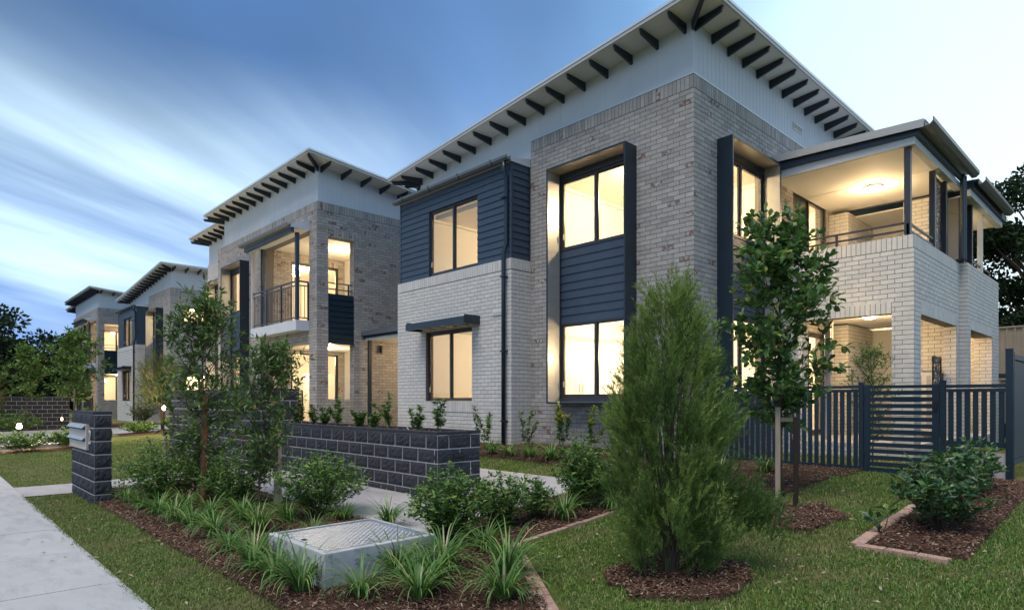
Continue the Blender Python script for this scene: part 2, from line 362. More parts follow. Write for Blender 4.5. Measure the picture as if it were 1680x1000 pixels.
class Pieces:
    """collects wall pieces of one thing; the ones that show largest become objects, the rest one joined mesh"""
    def __init__(s, offset=(0, 0)): s.items = []; s.off = offset
    def run(s, parent, face, plane, a, b, z0, z1, ops, mat, L=.24, H=.086, gap=.010, dep=.10, out=.006, soldiers=(), phase=0, jit=0, stagger=.5, endin=0.0):
        ang, o, u, n = face_frame(face, plane, a, b); W = b - a; uo = open_u(face, a, b, ops)
        rows = []; z = z0
        while z < z1 - H * .4:
            hit = [q for q in soldiers if q[2] - 1e-6 <= z + H / 2 < q[3]]
            rows.append((z, min(z + H, z1), [(q[0], q[1]) for q in open_u(face, a, b, hit)])); z += H
        sold = open_u(face, a, b, soldiers)
        def emit(ua, ub, za, zb):
            if ub - ua > .02 and zb - za > .015: s.items.append((parent, face, ang, o + u * ua, ub - ua, za, zb - za, mat, dep, out, n, u))
        def sub(ua, ub, za, zb, skip):
            iv = [(ua, ub)]
            for (p, q) in skip:
                nv = []
                for (x, y) in iv:
                    if q <= x or p >= y: nv.append((x, y)); continue
                    if p > x: nv.append((x, p))
                    if q < y: nv.append((q, y))
                iv = nv
            return iv
        for i, (za, zb, sk) in enumerate(rows):
            zm = (za + zb) / 2
            skip = sk + [(q[0], q[1]) for q in uo if q[2] < zm < q[3]]
            x = -((i + phase) % 2) * L * stagger
            while x < W:
                for (p, q) in sub(max(x, endin), min(x + L, W - endin), za, zb, skip):
                    emit(p + (gap / 2 if p > 1e-6 else -out * .8), q - (gap / 2 if q < W - 1e-6 else -out * .8), za + gap / 2, zb - gap / 2)
                x += L
        for (p, q, za, zb) in sold:
            k = max(1, round((q - p) / H)); st = (q - p) / k
            for j in range(k):
                for (e, f_) in sub(p + j * st, p + (j + 1) * st, za, zb, [(r[0], r[1]) for r in uo if r[2] < (za + zb) / 2 < r[3]]):
                    emit(max(e, 0) + gap / 2, min(f_, W) - gap / 2, za + gap / 2, zb - gap / 2)
    def finish(s, limit, name='brick', restname='brickwork'):
        sizes = []
        for i, it in enumerate(s.items):
            o, l, z, h = it[3], it[4], it[5], it[6]
            p0 = o + Vector((s.off[0], s.off[1], z)); p1 = p0 + it[11] * l
            a = project(p0); b = project(p1); sz = 0
            if a and b and 0 < a[0] < 1680 and 0 < a[1] < 1000:
                cv_ = Vector((p0.x, p0.y, 0))
                if cv_.dot(it[10]) < 0: sz = abs(a[0] - b[0]) * 1032 * h / a[2]
            sizes.append(sz)
        order = np.argsort(-np.array(sizes)) if limit else []
        pick = set(int(k) for k in order[:limit] if sizes[int(k)] > 0)
        rest = {}
        for i, it in enumerate(s.items):
            parent, face, ang, o, l, z, h, mat, dep, out, n, u = it
            if i in pick:
                ob = link(name, um(name, mat), parent)
                ob.location = o - Vector((ORG.x, ORG.y, 0)) + n * out * -1 * 0 + n * 0 + Vector((0, 0, z - ORG.z)) - n * dep
                ob.rotation_euler = (0, 0, R(ang)); ob.scale = (l, dep + out + random.uniform(0, .0015), h)
            else: rest.setdefault((parent.name, mat), []).append(it)
        for (pn, mat), its in rest.items():
            m = len(its); O = np.array([list(i[3]) for i in its]) - np.array([ORG.x, ORG.y, 0]); U = np.array([list(i[11]) for i in its]); N = np.array([list(i[10]) for i in its])
            l = np.array([i[4] for i in its])[:, None]; z = np.array([i[5] for i in its])[:, None] - ORG.z; h = np.array([i[6] for i in its])[:, None]
            dep = np.array([i[8] for i in its])[:, None]; out = np.array([i[9] for i in its])[:, None] + rng.uniform(0, .0015, (m, 1)); Z = np.array([[0, 0, 1.]])
            b0 = O + Z * z - N * dep; f0 = O + Z * z + N * out
            V = np.stack([f0, f0 + U * l, f0 + U * l + Z * h, f0 + Z * h, b0, b0 + U * l, b0 + U * l + Z * h, b0 + Z * h], 1).reshape(-1, 3)
            q = np.array([[0, 1, 2, 3], [1, 5, 6, 2], [4, 0, 3, 7], [3, 2, 6, 7], [4, 5, 1, 0]])
            F = (np.arange(m)[:, None, None] * 8 + q[None]).reshape(-1, 4)
            tn = np.repeat(rng.random(m), 5)
            ob = link(restname, np_mesh(restname, V, F, mat, tn), bpy.data.objects[pn]); ob['kind'] = 'stuff'

def core(m, face, plane, a, b, z0, z1, th, ops, eps=.004):
    """wall body behind the face plane, pierced by openings"""
    us = sorted({a, b} | {max(a, p - eps) for p, q, _, _ in ops} | {min(b, q + eps) for p, q, _, _ in ops})
    zs = sorted({z0, z1} | {max(z0, r - eps) for _, _, r, s_ in ops} | {min(z1, s_ + eps) for _, _, r, s_ in ops})
    s_ = -1 if face[0] == '-' else 1; p0, p1 = plane, plane - s_ * th
    for ua, ub in zip(us, us[1:]):
        if ub - ua < 1e-5: continue
        run_ = None
        for za, zb in zip(zs, zs[1:]):
            um_, zm = (ua + ub) / 2, (za + zb) / 2
            if any(p - eps < um_ < q + eps and r - eps < zm < t_ + eps for p, q, r, t_ in ops):
                if run_: emitcore(m, face, ua, ub, run_[0], run_[1], p0, p1); run_ = None
            else: run_ = (run_[0] if run_ else za, zb)
        if run_: emitcore(m, face, ua, ub, run_[0], run_[1], p0, p1)
def emitcore(m, face, ua, ub, za, zb, p0, p1):
    if face[1] == 'Y': m.box(ua, p0, za, ub, p1, zb)
    else: m.box(p0, ua, za, p1, ub, zb)

def fbox(m, face, plane, ua, ub, za, zb, d0, d1):
    """box given in facade coords; d = distance outward from plane (negative: inward)"""
    s_ = -1 if face[0] == '-' else 1
    if face[1] == 'Y': m.box(ua, plane + s_ * d0, za, ub, plane + s_ * d1, zb)
    else: m.box(plane + s_ * d0, ua, za, plane + s_ * d1, ub, zb)
    return m

def window(root, face, plane, a, b, z0, z1, dep=.06, fr=.045, mull=None, head=0, name='window_frame', mat='dark_frame', catch=True):
    """sliding window: outer frame, two sashes, panes, latch; dep = distance of the glass behind the plane"""
    m = MB(); d0, d1 = -dep - .045, -dep + .025
    fbox(m, face, plane, a, b, z0, z0 + fr, d0, d1); fbox(m, face, plane, a, b, z1 - fr - head, z1, d0, d1)
    fbox(m, face, plane, a, a + fr, z0 + fr, z1 - fr - head, d0, d1); fbox(m, face, plane, b - fr, b, z0 + fr, z1 - fr - head, d0, d1)
    c = (a + b) / 2 if mull is None else mull
    fbox(m, face, plane, c - .026, c + .026, z0 + fr, z1 - fr - head, d0, d1 + .004)
    for (p, q, o_) in ((a + fr, c - .026, -.012), (c + .026, b - fr, .002)):
        for (r, s_) in ((p, p + .022), (q - .022, q)): fbox(m, face, plane, r, s_, z0 + fr, z1 - fr - head, d0 + .01, d1 - .014 + o_)
        fbox(m, face, plane, p, q, z0 + fr, z0 + fr + .026, d0 + .01, d1 - .016 + o_); fbox(m, face, plane, p, q, z1 - fr - head - .026, z1 - fr - head, d0 + .01, d1 - .016 + o_)
    f = m.build(name, mat, root)
    for (p, q) in ((a + fr, c - .026), (c + .026, b - fr)):
        g_ = MB(); fbox(g_, face, plane, p + .01, q - .01, z0 + fr + .01, z1 - fr - head - .01, -dep - .012, -dep - .008); g_.build('pane', 'window_glass', f)
    if catch:
        h = MB(); y = b - fr - .03 if face == '-X' else a + fr + .03
        fbox(h, face, plane, y - .012, y + .012, z0 + .22, z0 + .34, d1, d1 + .02); h.build('latch', 'handle_metal', f)
    return f

def blind(root, face, plane, a, b, z1, h=.10, dep=.16):
    m = MB(); fbox(m, face, plane, a + .06, b - .06, z1 - .05 - h, z1 - .05, -dep - .02, -dep); m.build('roller_blind', 'blind_fabric', root)

def hood(root, face, plane, a, b, z0, z1, pr, th=.035, band=(3.17, 4.71), rooms=True):
    """deep metal box surround with an upper and a lower window and boards between"""
    h = MB()
    fbox(h, face, plane, a, a + th, z0, z1, -.11, pr); fbox(h, face, plane, b - th, b, z0, z1, -.11, pr)
    fbox(h, face, plane, a + th, b - th, z1 - th, z1, -.11, pr); fbox(h, face, plane, a + th, b - th, z0, z0 + th, -.11, pr)
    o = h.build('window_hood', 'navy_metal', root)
    # inner lining, glossier than the outside sheet; colour lightened to stand in for bounced light
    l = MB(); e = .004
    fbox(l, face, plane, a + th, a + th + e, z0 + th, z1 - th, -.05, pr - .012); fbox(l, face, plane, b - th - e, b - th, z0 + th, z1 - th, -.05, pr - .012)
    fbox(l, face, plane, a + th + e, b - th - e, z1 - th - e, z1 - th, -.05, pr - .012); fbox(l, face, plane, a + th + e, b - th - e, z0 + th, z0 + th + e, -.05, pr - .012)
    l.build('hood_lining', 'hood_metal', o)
    s_ = MB()
    for k in (.36, .70): fbox(s_, face, plane, a + th + e, b - th - e, z1 - th - e - .002, z1 - th - e, 0, .001)
    ia, ib = a + th + .055, b - th - .02
    f_ = MB(); fbox(f_, face, plane, a + th + e, ia, z0 + th + e, z1 - th - e, -.10, -.01); fbox(f_, face, plane, ib, b - th - e, z0 + th + e, z1 - th - e, -.10, -.01)
    fbox(f_, face, plane, ia, ib, z1 - th - .14, z1 - th - e, -.10, -.02); fbox(f_, face, plane, ia, ib, z0 + th + e, z0 + th + .09, -.10, -.01)
    f_.build('subframe', 'dark_frame', o)
    window(root, face, plane, ia, ib, band[1] - .002, z1 - th - .14, .07)
    window(root, face, plane, ia, ib, z0 + th + .09, band[0] + .002, .07)
    boards(o, face, plane, ia, ib, band[0], band[1], [], .17, -.07)

def boards(parent, face, plane, a, b, z0, z1, ops, H=.152, base=0.0, mat='navy_paint', back=.05, name='weatherboard'):
    """lapped boards, each its own object, on a backing sheet (the parent's part)"""
    k = max(1, round((z1 - z0) / H)); st = (z1 - z0) / k
    ang, o, u, n = face_frame(face, plane, a, b); uo = open_u(face, a, b, ops)
    bk = MB(); core(bk, face, plane + (-base if face[0] == '-' else base), a, b, z0, z1, back, ops, 0)
    cl = bk.build('cladding', mat, parent)
    for i in range(k):
        za, zb = z0 + i * st, z0 + (i + 1) * st; iv = [(0, b - a)]
        for (p, q, r, s_) in uo:
            if r < (za + zb) / 2 < s_:
                iv = [x for (e, f_) in iv for x in ((e, min(p, f_)), (max(q, e), f_)) if x[1] - x[0] > .02]
        for (e, f_) in iv:
            ob = link(name, um(name, mat, 'board'), cl)
            ob.location = o + u * e + n * base + Vector((0, 0, za)) - ORG
            ob.rotation_euler = (0, 0, R(ang)); ob.scale = (f_ - e, .026, st)
    return cl

def room(root, x0, x1, y0, y1, z0, z1, closed, cornice=True):
    """the lit room behind windows: floor, ceiling and the walls named in closed"""
    e = .03; m = MB()
    m.box(x0, y0, z1, x1, y1, z1 + e)
    if 'X+' in closed: m.box(x1, y0, z0, x1 + e, y1, z1)
    if 'X-' in closed: m.box(x0 - e, y0, z0, x0, y1, z1)
    if 'Y+' in closed: m.box(x0, y1, z0, x1, y1 + e, z1)
    if 'Y-' in closed: m.box(x0, y0 - e, z0, x1, y0, z1)
    r = m.build('room', 'interior_paint', root)
    f = MB(); f.box(x0, y0, z0 - e, x1, y1, z0); f.build('room_floor', 'floor_interior', r)
    if cornice:
        c = MB(); s_ = .07
        if 'X+' in closed: c.box(x1 - s_, y0, z1 - s_, x1 - .001, y1, z1 - .001)
        if 'Y+' in closed: c.box(x0, y1 - s_, z1 - s_, x1 - s_, y1 - .001, z1 - .001)
        if 'Y-' in closed: c.box(x0, y0 + .001, z1 - s_, x1 - s_, y0 + s_, z1 - .001)
        c.build('cornice', 'cream_paint', r)
    return r

def plight(parent, loc, power, col=(1, .73, .40), rad=.09, name='lamp_light'):
    l = bpy.data.lights.new(name, 'POINT'); l.energy = power * 1.2; l.color = col; l.shadow_soft_size = rad
    o = link(name, l, parent); o.location = Vector(loc) - ORG; return o
def ceiling_lamp(root, x, y, z, power, r=.17, col=(1, .73, .40)):
    m = MB(); m.lathe([(r * .9, 0), (r, -.015), (r, -.03), (r * .95, -.036)], (x, y, z), 24); b = m.build('ceiling_light', 'cream_paint', root)
    d = MB(); d.lathe([(r * .9, -.036), (r * .86, -.06), (r * .6, -.085), (r * .2, -.096)], (x, y, z), 24); d.sm = True; d.build('diffuser', 'lamp_glass', b)
    plight(b, (x, y, z - .34), power, col, .13)
    return b

def rafters(root, items):
    """items: (x,y,z of soffit at wall, direction, length, dz outward)"""
    me = UM.get('rafter')
    if me is None:
        m = MB(); m.hexa([(0, -.5, -1), (.93, -.5, -.52), (.93, .5, -.52), (0, .5, -1), (0, -.5, 0), (1, -.5, 0), (1, .5, 0), (0, .5, 0)])
        me = bpy.data.meshes.new('rafter'); me.from_pydata(m.v, [], m.f); me.materials.append(MATS['rafter_paint']); UM['rafter'] = me
    for (p, ang, L, dz) in items:
        o = link('rafter', me, root); o.location = Vector(p) - ORG
        o.rotation_euler = (0, -math.atan2(dz, L), R(ang)); o.scale = (L, .045, .17)

def gutter(root, a, b, outd, name='gutter', mat='gutter_metal', w=.12, h=.10):
    """box gutter with rolled lip from a to b; outd = outward unit vector"""
    m = MB(); a = Vector(a); b = Vector(b); o = Vector(outd)
    d = (b - a).normalized(); prof = [(0, 0), (w * .55, -.0), (w, h * .45), (w, h), (w * .9, h), (w * .88, h * .52), (w * .5, .012), (.01, .012), (.01, h * .95), (0, h * .95)]
    n = len(prof); bb = len(m.v)
    for P in (a, b):
        for (x, z) in prof: m.v.append(tuple(P + o * x + Vector((0, 0, z - h))))
    for k in range(n): m.f.append((bb + k, bb + (k + 1) % n, bb + n + (k + 1) % n, bb + n + k))
    m.f.append(tuple(bb + k for k in range(n))); m.f.append(tuple(bb + n + k for k in reversed(range(n))))
    return m.build(name, mat, root)

def grooves(m, face, plane, a, b, z0f, z1f, pitch=.15):
    """raised joint battens of grooved sheet: thin strips, one per joint, z limits may vary"""
    x = a + pitch
    while x < b - .03:
        fbox(m, face, plane, x - .004, x + .004, z0f(x), z1f(x), -.01, .003); x += pitch

def balustrade(root, pts, z0, z1, pitch=.11, postidx=True, mat='dark_frame'):
    """steel balustrade along straight legs"""
    r = None
    for (p, q) in zip(pts, pts[1:]):
        p = Vector(p); q = Vector(q); L = (q - p).length; d = (q - p) / L
        m = MB(); m.bar(p + Vector((0, 0, z1)), q + Vector((0, 0, z1)), .05, .04); m.bar(p + Vector((0, 0, z1 - .12)), q + Vector((0, 0, z1 - .12)), .03, .03)
        m.bar(p + Vector((0, 0, z0 + .08)), q + Vector((0, 0, z0 + .08)), .035, .03); o = m.build('handrail', mat, root)
        k = max(1, round(L / pitch))
        me = MB().box(-.007, -.007, 0, .007, .007, z1 - .135 - z0 - .095)
        sv = globals()['ORG']; globals()['ORG'] = Vector((0, 0, 0)); bm_ = me.mesh('baluster', mat); globals()['ORG'] = sv
        for i in range(1, k):
            b = link('baluster', bm_, o); b.location = p + d * (i * L / k) + Vector((0, 0, z0 + .095)) - ORG
        ps = MB()
        nb = max(1, round(L / 1.2))
        for i in range(nb + 1):
            c = p + d * (L * i / nb); ps.box(c.x - .022, c.y - .022, z0, c.x + .022, c.y + .022, z1 - .02)
        ps.build('post', mat, root)

# ================================================================== houses
def clips_round(a, b): pass

def house_a(off, label, full, nb):
    """skillion house: tall grey brick corner block, white brick bay with boards above, raking roof; full adds the balcony wing"""
    global ORG
    ORG = Vector((9.88, 5.78, .40)); root = thing('townhouse', label, 'house', ORG + Vector((off[0], off[1], 0)), 'two storey townhouses along the footpath')
    P = Pieces(off); zt = 7.27
    # --- tall grey block
    opA = [(6.98, 8.98, 1.49, 6.35)]
    xe = 17.2 if full else 15.0
    if full: opB = [(10.69, 12.72, 1.49, 6.35), (14.03, 15.95, 3.84, 6.22), (14.03, 15.95, .78, 3.12)]
    else: opB = [(10.45, 12.1, 5.50, 6.35), (10.45, 12.1, 1.95, 2.9)]
    m = MB(); core(m, '-X', 9.88, 5.78, 9.78, .2, zt, .25, opA); w1 = m.build('brick_wall', 'mortar', root)
    m = MB(); core(m, '-Y', 5.78, 10.13, xe, .2, zt, .25, [(p, q, r, s) for p, q, r, s in opB])
    m.box(9.881, 5.781, .2, 10.13, 6.03, zt - .001) if False else None
    w2 = m.build('brick_wall', 'mortar', root)
    H = .0861; n = 80; z0 = zt - .24 - 80 * H
    P.run(w1, '-X', 9.88, 5.78, 9.78, z0, zt - .24, opA, 'grey_brick', soldiers=[], phase=0)
    P.run(w1, '-X', 9.88, 5.78, 9.78, zt - .24, zt - .24, [], 'grey_brick', soldiers=[(5.78, 9.78, zt - .24, zt)])
    P.run(w2, '-Y', 5.78, 9.88, xe, z0, zt - .24, opB, 'grey_brick', phase=1)
    P.run(w2, '-Y', 5.78, 9.88, xe, zt - .24, zt - .24, [], 'grey_brick', soldiers=[(9.88, xe, zt - .24, zt)])
    # --- white brick bay
    zs = 4.62; opC = [(11.09, 12.88, 1.55, 3.23)]
    m = MB(); core(m, '-X', 9.28, 10.01, 14.13, .2, zs, .23, opC); m.box(9.28, 9.78, .2, 9.51, 10.01, zs); m.box(9.51, 9.78, .2, 9.87, 10.01, zs); m.box(9.51, 13.9, .2, 14.5, 14.13, zs)
    w3 = m.build('brick_wall', 'mortar', root)
    P.run(w3, '-X', 9.28, 9.78, 14.13, z0 + .01, zs - .24, opC, 'white_brick', phase=0, soldiers=[(11.0, 12.97, 1.282, 1.545), (9.78, 14.13, zs - .24, zs)])
    P.run(w3, '-Y', 9.78, 9.28, 9.87, z0 + .01, zs - .24, [], 'white_brick', phase=1, soldiers=[(9.28, 9.87, zs - .24, zs)])
    P.run(w3, '+Y', 14.13, 9.28, 12.5, z0 + .01, zs, [], 'white_brick')
    window(root, '-X', 9.28, 11.09, 12.88, 1.55, 3.23, .10)
    # --- boarded bay above
    opD = [(10.95, 12.81, zs + .03, 6.25)]
    cz = 6.70
    boards(root, '-X', 9.34, 9.84, 14.07, zs, cz, opD, .152, 0)
    cb = boards(root, '-Y', 9.84, 9.37, 9.875, zs, cz, [], .152, 0)
    tr = MB(); tr.box(9.312, 9.812, zs + .004, 9.36, 9.862, cz); tr.box(9.312, 14.04, zs + .004, 9.36, 14.09, cz); tr.build('corner_trim', 'navy_paint', root)
    m = MB(); m.box(9.40, 14.02, zs, 14.5, 14.07, cz); m.build('cladding', 'navy_paint', root)
    window(root, '-X', 9.34, 10.95, 12.81, zs + .03, 6.25, .05); blind(root, '-X', 9.34, 10.95, 12.81, 6.22)
    rf = MB(); rf.hexa([(9.26, 9.80, cz), (9.94, 9.80, cz), (9.94, 14.12, cz), (9.26, 14.12, cz), (9.26, 9.80, cz + .06), (9.94, 9.80, cz + .20), (9.94, 14.12, cz + .20), (9.26, 14.12, cz + .06)])
    r_ = rf.build('bay_roof', 'roof_metal', root); gutter(r_, (9.26, 9.78, cz + .10), (9.26, 14.2, cz + .10), (-1, 0, 0))
    cl = MB()
    for k in range(4): cl.box(9.12, 10.3 + k * 1.15, cz + .0, 9.262, 10.33 + k * 1.15, cz + .115)
    cl.build('gutter_bracket', 'gutter_metal', r_)
    # downpipe with an offset where boards meet the bricks
    dp = MB(); dp.tube([(9.20, 9.93, cz), (9.20, 9.93, 6.50), (9.27, 9.93, 6.36), (9.27, 9.93, 4.95), (9.19, 9.93, 4.74), (9.19, 9.93, .45)], .048, 12); dp.sm = True
    d_ = dp.build('downpipe', 'navy_metal', root)
    for z in (5.9, 4.2, 2.6, 1.1): MB().box(9.135, 9.875, z, 9.28, 9.985, z + .03).build('pipe_strap', 'navy_metal', d_)
    # --- awning over the lower bay window
    a = MB(); a.box(8.80, 10.80, 3.27, 8.83, 13.07, 3.43); a.box(8.83, 10.80, 3.27, 9.274, 10.83, 3.47); a.box(8.83, 13.04, 3.27, 9.274, 13.07, 3.47); a.box(8.83, 10.83, 3.40, 9.274, 13.04, 3.43)
    aw = a.build('awning', 'navy_metal', root)
    s = MB()
    for k in range(1, 5): s.box(8.84, 10.83 + k * .442 - .02, 3.28, 9.27, 10.83 + k * .442 + .02, 3.40)
    s.build('awning_rib', 'cream_paint', aw)
    v = MB(); v.box(9.262, 10.0, 3.42, 9.272, 10.36, 3.52)
    for k in range(3): v.box(9.25, 10.0, 3.425 + k * .035, 9.262, 10.36, 3.44 + k * .035)
    v.build('wall_vent', 'appliance_white', root)
    # --- hoods
    hood(root, '-X', 9.88, 6.98, 8.98, 1.49, 6.35, .36)
    if full: hood(root, '-Y', 5.78, 10.69, 12.72, 1.49, 6.35, .31)
    else:
        for (r, s_) in ((5.50, 6.35), (1.95, 2.9)): window(root, '-Y', 5.78, 10.45, 12.1, r, s_, .08)
    # --- white parapet panels and the raking roof
    def ztop(y): return 8.39 - .087 * (y - 5.2)
    x1, y0, y1 = (17.6 if full else 15.4), 5.20, 14.65
    m = MB(); zs_ = lambda y: ztop(y) - .10
    m.hexa([(9.93, 5.83, zt - .05), (9.99, 5.83, zt - .05), (9.99, 14.03, 6.60), (9.93, 14.03, 6.60), (9.93, 5.83, zs_(5.83)), (9.99, 5.83, zs_(5.83)), (9.99, 14.03, zs_(14.03)), (9.93, 14.03, zs_(14.03))])
    m.hexa([(9.99, 5.83, zt - .05), (x1 - .5, 5.83, zt - .05), (x1 - .5, 5.89, zt - .05), (9.99, 5.89, zt - .05)] + [(9.99, 5.83, zs_(5.83)), (x1 - .5, 5.83, zs_(5.83)), (x1 - .5, 5.89, zs_(5.89)), (9.99, 5.89, zs_(5.89))])
    m.box(9.99, 13.97, 6.6, x1 - .5, 14.03, zs_(14.03)); m.box(x1 - .56, 5.89, 6.6, x1 - .5, 13.97, zs_(14.0))
    wp = m.build('parapet_cladding', 'white_panel', root)
    g_ = MB(); grooves(g_, '-Y', 5.83, 9.99, x1 - .6, lambda x: zt + .0, lambda x: zs_(5.83) - .02, .15); g_.build('joint_strip', 'white_panel', wp)
    g_ = MB(); grooves(g_, '-X', 9.93, 5.95, 14.0, lambda y: max(6.92, zt if y < 9.8 else 6.92), lambda y: zs_(y) - .02, .60); g_.build('joint_strip', 'white_panel', wp)
    fl = MB(); fl.box(9.865, 5.765, zt, 9.93, 9.80, zt + .018); fl.box(9.93, 5.765, zt, x1 - .6, 5.83, zt + .018); fl.build('flashing', 'roof_metal', root)
    m = MB(); m.hexa([(9.28, y0, ztop(y0) - .05), (x1, y0, ztop(y0) - .05), (x1, y1, ztop(y1) - .05), (9.28, y1, ztop(y1) - .05), (9.28, y0, ztop(y0)), (x1, y0, ztop(y0)), (x1, y1, ztop(y1)), (9.28, y1, ztop(y1))])
    roof = m.build('roof', 'roof_metal', root)
    e = .05
    m = MB(); m.hexa([(9.28 + e, y0 + e, ztop(y0) - .10), (x1 - e, y0 + e, ztop(y0) - .10), (x1 - e, y1 - e, ztop(y1) - .10), (9.28 + e, y1 - e, ztop(y1) - .10), (9.28 + e, y0 + e, ztop(y0) - .05), (x1 - e, y0 + e, ztop(y0) - .05), (x1 - e, y1 - e, ztop(y1) - .05), (9.28 + e, y1 - e, ztop(y1) - .05)])
    m.build('soffit', 'soffit_paint', roof)
    m = MB(); fz = lambda y: ztop(y) - .055
    m.hexa([(9.29, y0 + .01, fz(y0) - .06), (9.32, y0 + .01, fz(y0) - .06), (9.32, y1 - .01, fz(y1) - .06), (9.29, y1 - .01, fz(y1) - .06), (9.29, y0 + .01, fz(y0)), (9.32, y0 + .01, fz(y0)), (9.32, y1 - .01, fz(y1)), (9.29, y1 - .01, fz(y1))])
    m.box(9.32, y0 + .01, fz(y0) - .06, x1 - .01, y0 + .04, fz(y0)); m.build('fascia', 'barge_metal', roof)
    it = [((9.93, 5.97 + .577 * k, zs_(5.97 + .577 * k)), 180, .56, 0) for k in range(14)]
    it += [((9.99 + .6 * k, 5.83, zs_(5.83)), -90, .55, .047) for k in range(int((x1 - 10.3) / .6) + 1)]
    it += [((9.93, 5.83, zs_(5.83)), -135, .80, .04), ((9.93, 14.03, zs_(14.03)), 135, .80, -.05), ((10.2, 14.03, zs_(14.03)), 90, .56, -.05), ((9.93, 13.95, zs_(13.95)), 165, .60, -.01), ((10.0, 14.03, zs_(14.03)), 110, .60, -.05)]
    it += [((10.8 + .6 * k, 14.03, zs_(14.03)), 90, .56, -.05) for k in range(5)]
    rafters(roof, it)
    v = MB()
    if full:
        v.box(14.15, 5.80, 7.58, 14.62, 5.829, 7.73)
        for k in range(3): v.box(14.18, 5.785, 7.60 + k * .042, 14.59, 5.80, 7.615 + k * .042)
        vo = v.build('wall_vent', 'appliance_white', root); b = MB(); b.box(14.18, 5.797, 7.60, 14.59, 5.8, 7.71); b.build('vent_slot', 'black_plastic', vo)
    # --- lit rooms
    # corner rooms (seen through both hoods), bay rooms
    for (zf, zc, up) in ((.78, 3.42, 0), (3.86, 6.46, 1)):
        r = room(root, 10.05, 13.85, 5.95, 9.70, zf, zc, ['X+', 'Y+'])
        if up: ceiling_lamp(root, 11.35, 7.2, zc, 210)
        else:
            for (lx, ly) in ((11.1, 7.15), (12.1, 8.0)):
                c = MB(); c.tube([(lx, ly, zc), (lx, ly, zc - .45)], .006, 6); c.tube([(lx, ly, zc - .45), (lx, ly, zc - .5)], .03, 8); po = c.build('pendant_cord', 'black_plastic', root)
                g2 = MB(); g2.lathe([(.02, 0), (.075, -.03), (.10, -.09), (.085, -.15), (.03, -.18)], (lx, ly, zc - .49), 16); g2.sm = True; g2.build('pendant_shade', 'lamp_glass', po); plight(po, (lx, ly, zc - .85), 80, rad=.1)
            cu = MB()
            for k in range(6): cu.box(13.25, 6.2 + k * .55, zf, 13.83, 6.2 + k * .55 + .54, 2.9)
            cu.box(10.3, 9.15, zf, 10.84, 9.68, 2.9); cu.box(10.85, 9.15, zf, 11.39, 9.68, 2.9); cu.box(11.4, 9.15, zf, 11.94, 9.68, 2.9); cu.box(11.95, 9.15, zf, 12.49, 9.68, 2.9)
            co = cu.build('cupboard', 'cupboard_paint', r); h_ = MB()
            for k in range(6): x = 13.235; h_.box(x, 6.24 + k * .55 + (.42 if k % 2 == 0 else 0), 1.72, x + .015, 6.26 + k * .55 + (.42 if k % 2 == 0 else 0), 1.92)
            for x in (10.78, 10.9, 11.88, 12.0): h_.box(x - .01, 9.135, 1.72, x + .01, 9.15, 1.92)
            h_.build('cupboard_handle', 'handle_metal', co)
        room(root, 9.55, 13.0, 10.05, 13.85, zf, zc, ['X+', 'Y+', 'Y-'])
        (lx_, pw) = ((12.0, 52), (12.0, 48))[up]
        plb = ceiling_lamp(root, lx_, 11.3, zc, pw)
    if full: balcony_wing(root, P)
    P.finish(nb)
    ORG = Vector((0, 0, 0))
    return root

def perforated(root, x0, x1, y, z0, z1, parent=None):
    """laser-cut privacy screen: a frame and a sheet pierced in a leafy pattern (built as a web of short struts)"""
    m = MB(); m.box(x0, y - .015, z0, x0 + .03, y + .015, z1); m.box(x1 - .03, y - .015, z0, x1, y + .015, z1); m.box(x0, y - .015, z0, x1, y + .015, z0 + .03); m.box(x0, y - .015, z1 - .03, x1, y + .015, z1)
    o = m.build('privacy_screen', 'dark_frame', root)
    rr = random.Random(5); w_ = MB(); nx = max(2, int((x1 - x0) / .11)); nz = int((z1 - z0) / .11)
    pts = {(i, j): (x0 + (x1 - x0) * (i + .5 * (j % 2) + rr.uniform(-.15, .15)) / nx, z0 + (z1 - z0) * (j + rr.uniform(-.15, .15)) / nz) for i in range(nx + 1) for j in range(nz + 1)}
    for (i, j), p in pts.items():
        for q in ((i + 1, j), (i, j + 1), (i + (1 if j % 2 else -1), j + 1)):
            if q in pts and rr.random() < .9:
                a, b = p, pts[q]; a = (min(a[0], x1), a[1]); b = (min(b[0], x1), b[1])
                if abs(a[0] - b[0]) + abs(a[1] - b[1]) > .02: w_.bar((a[0], y, a[1]), (b[0], y, b[1]), .006, .034)
    w_.build('screen_web', 'dark_frame', o)
    return o

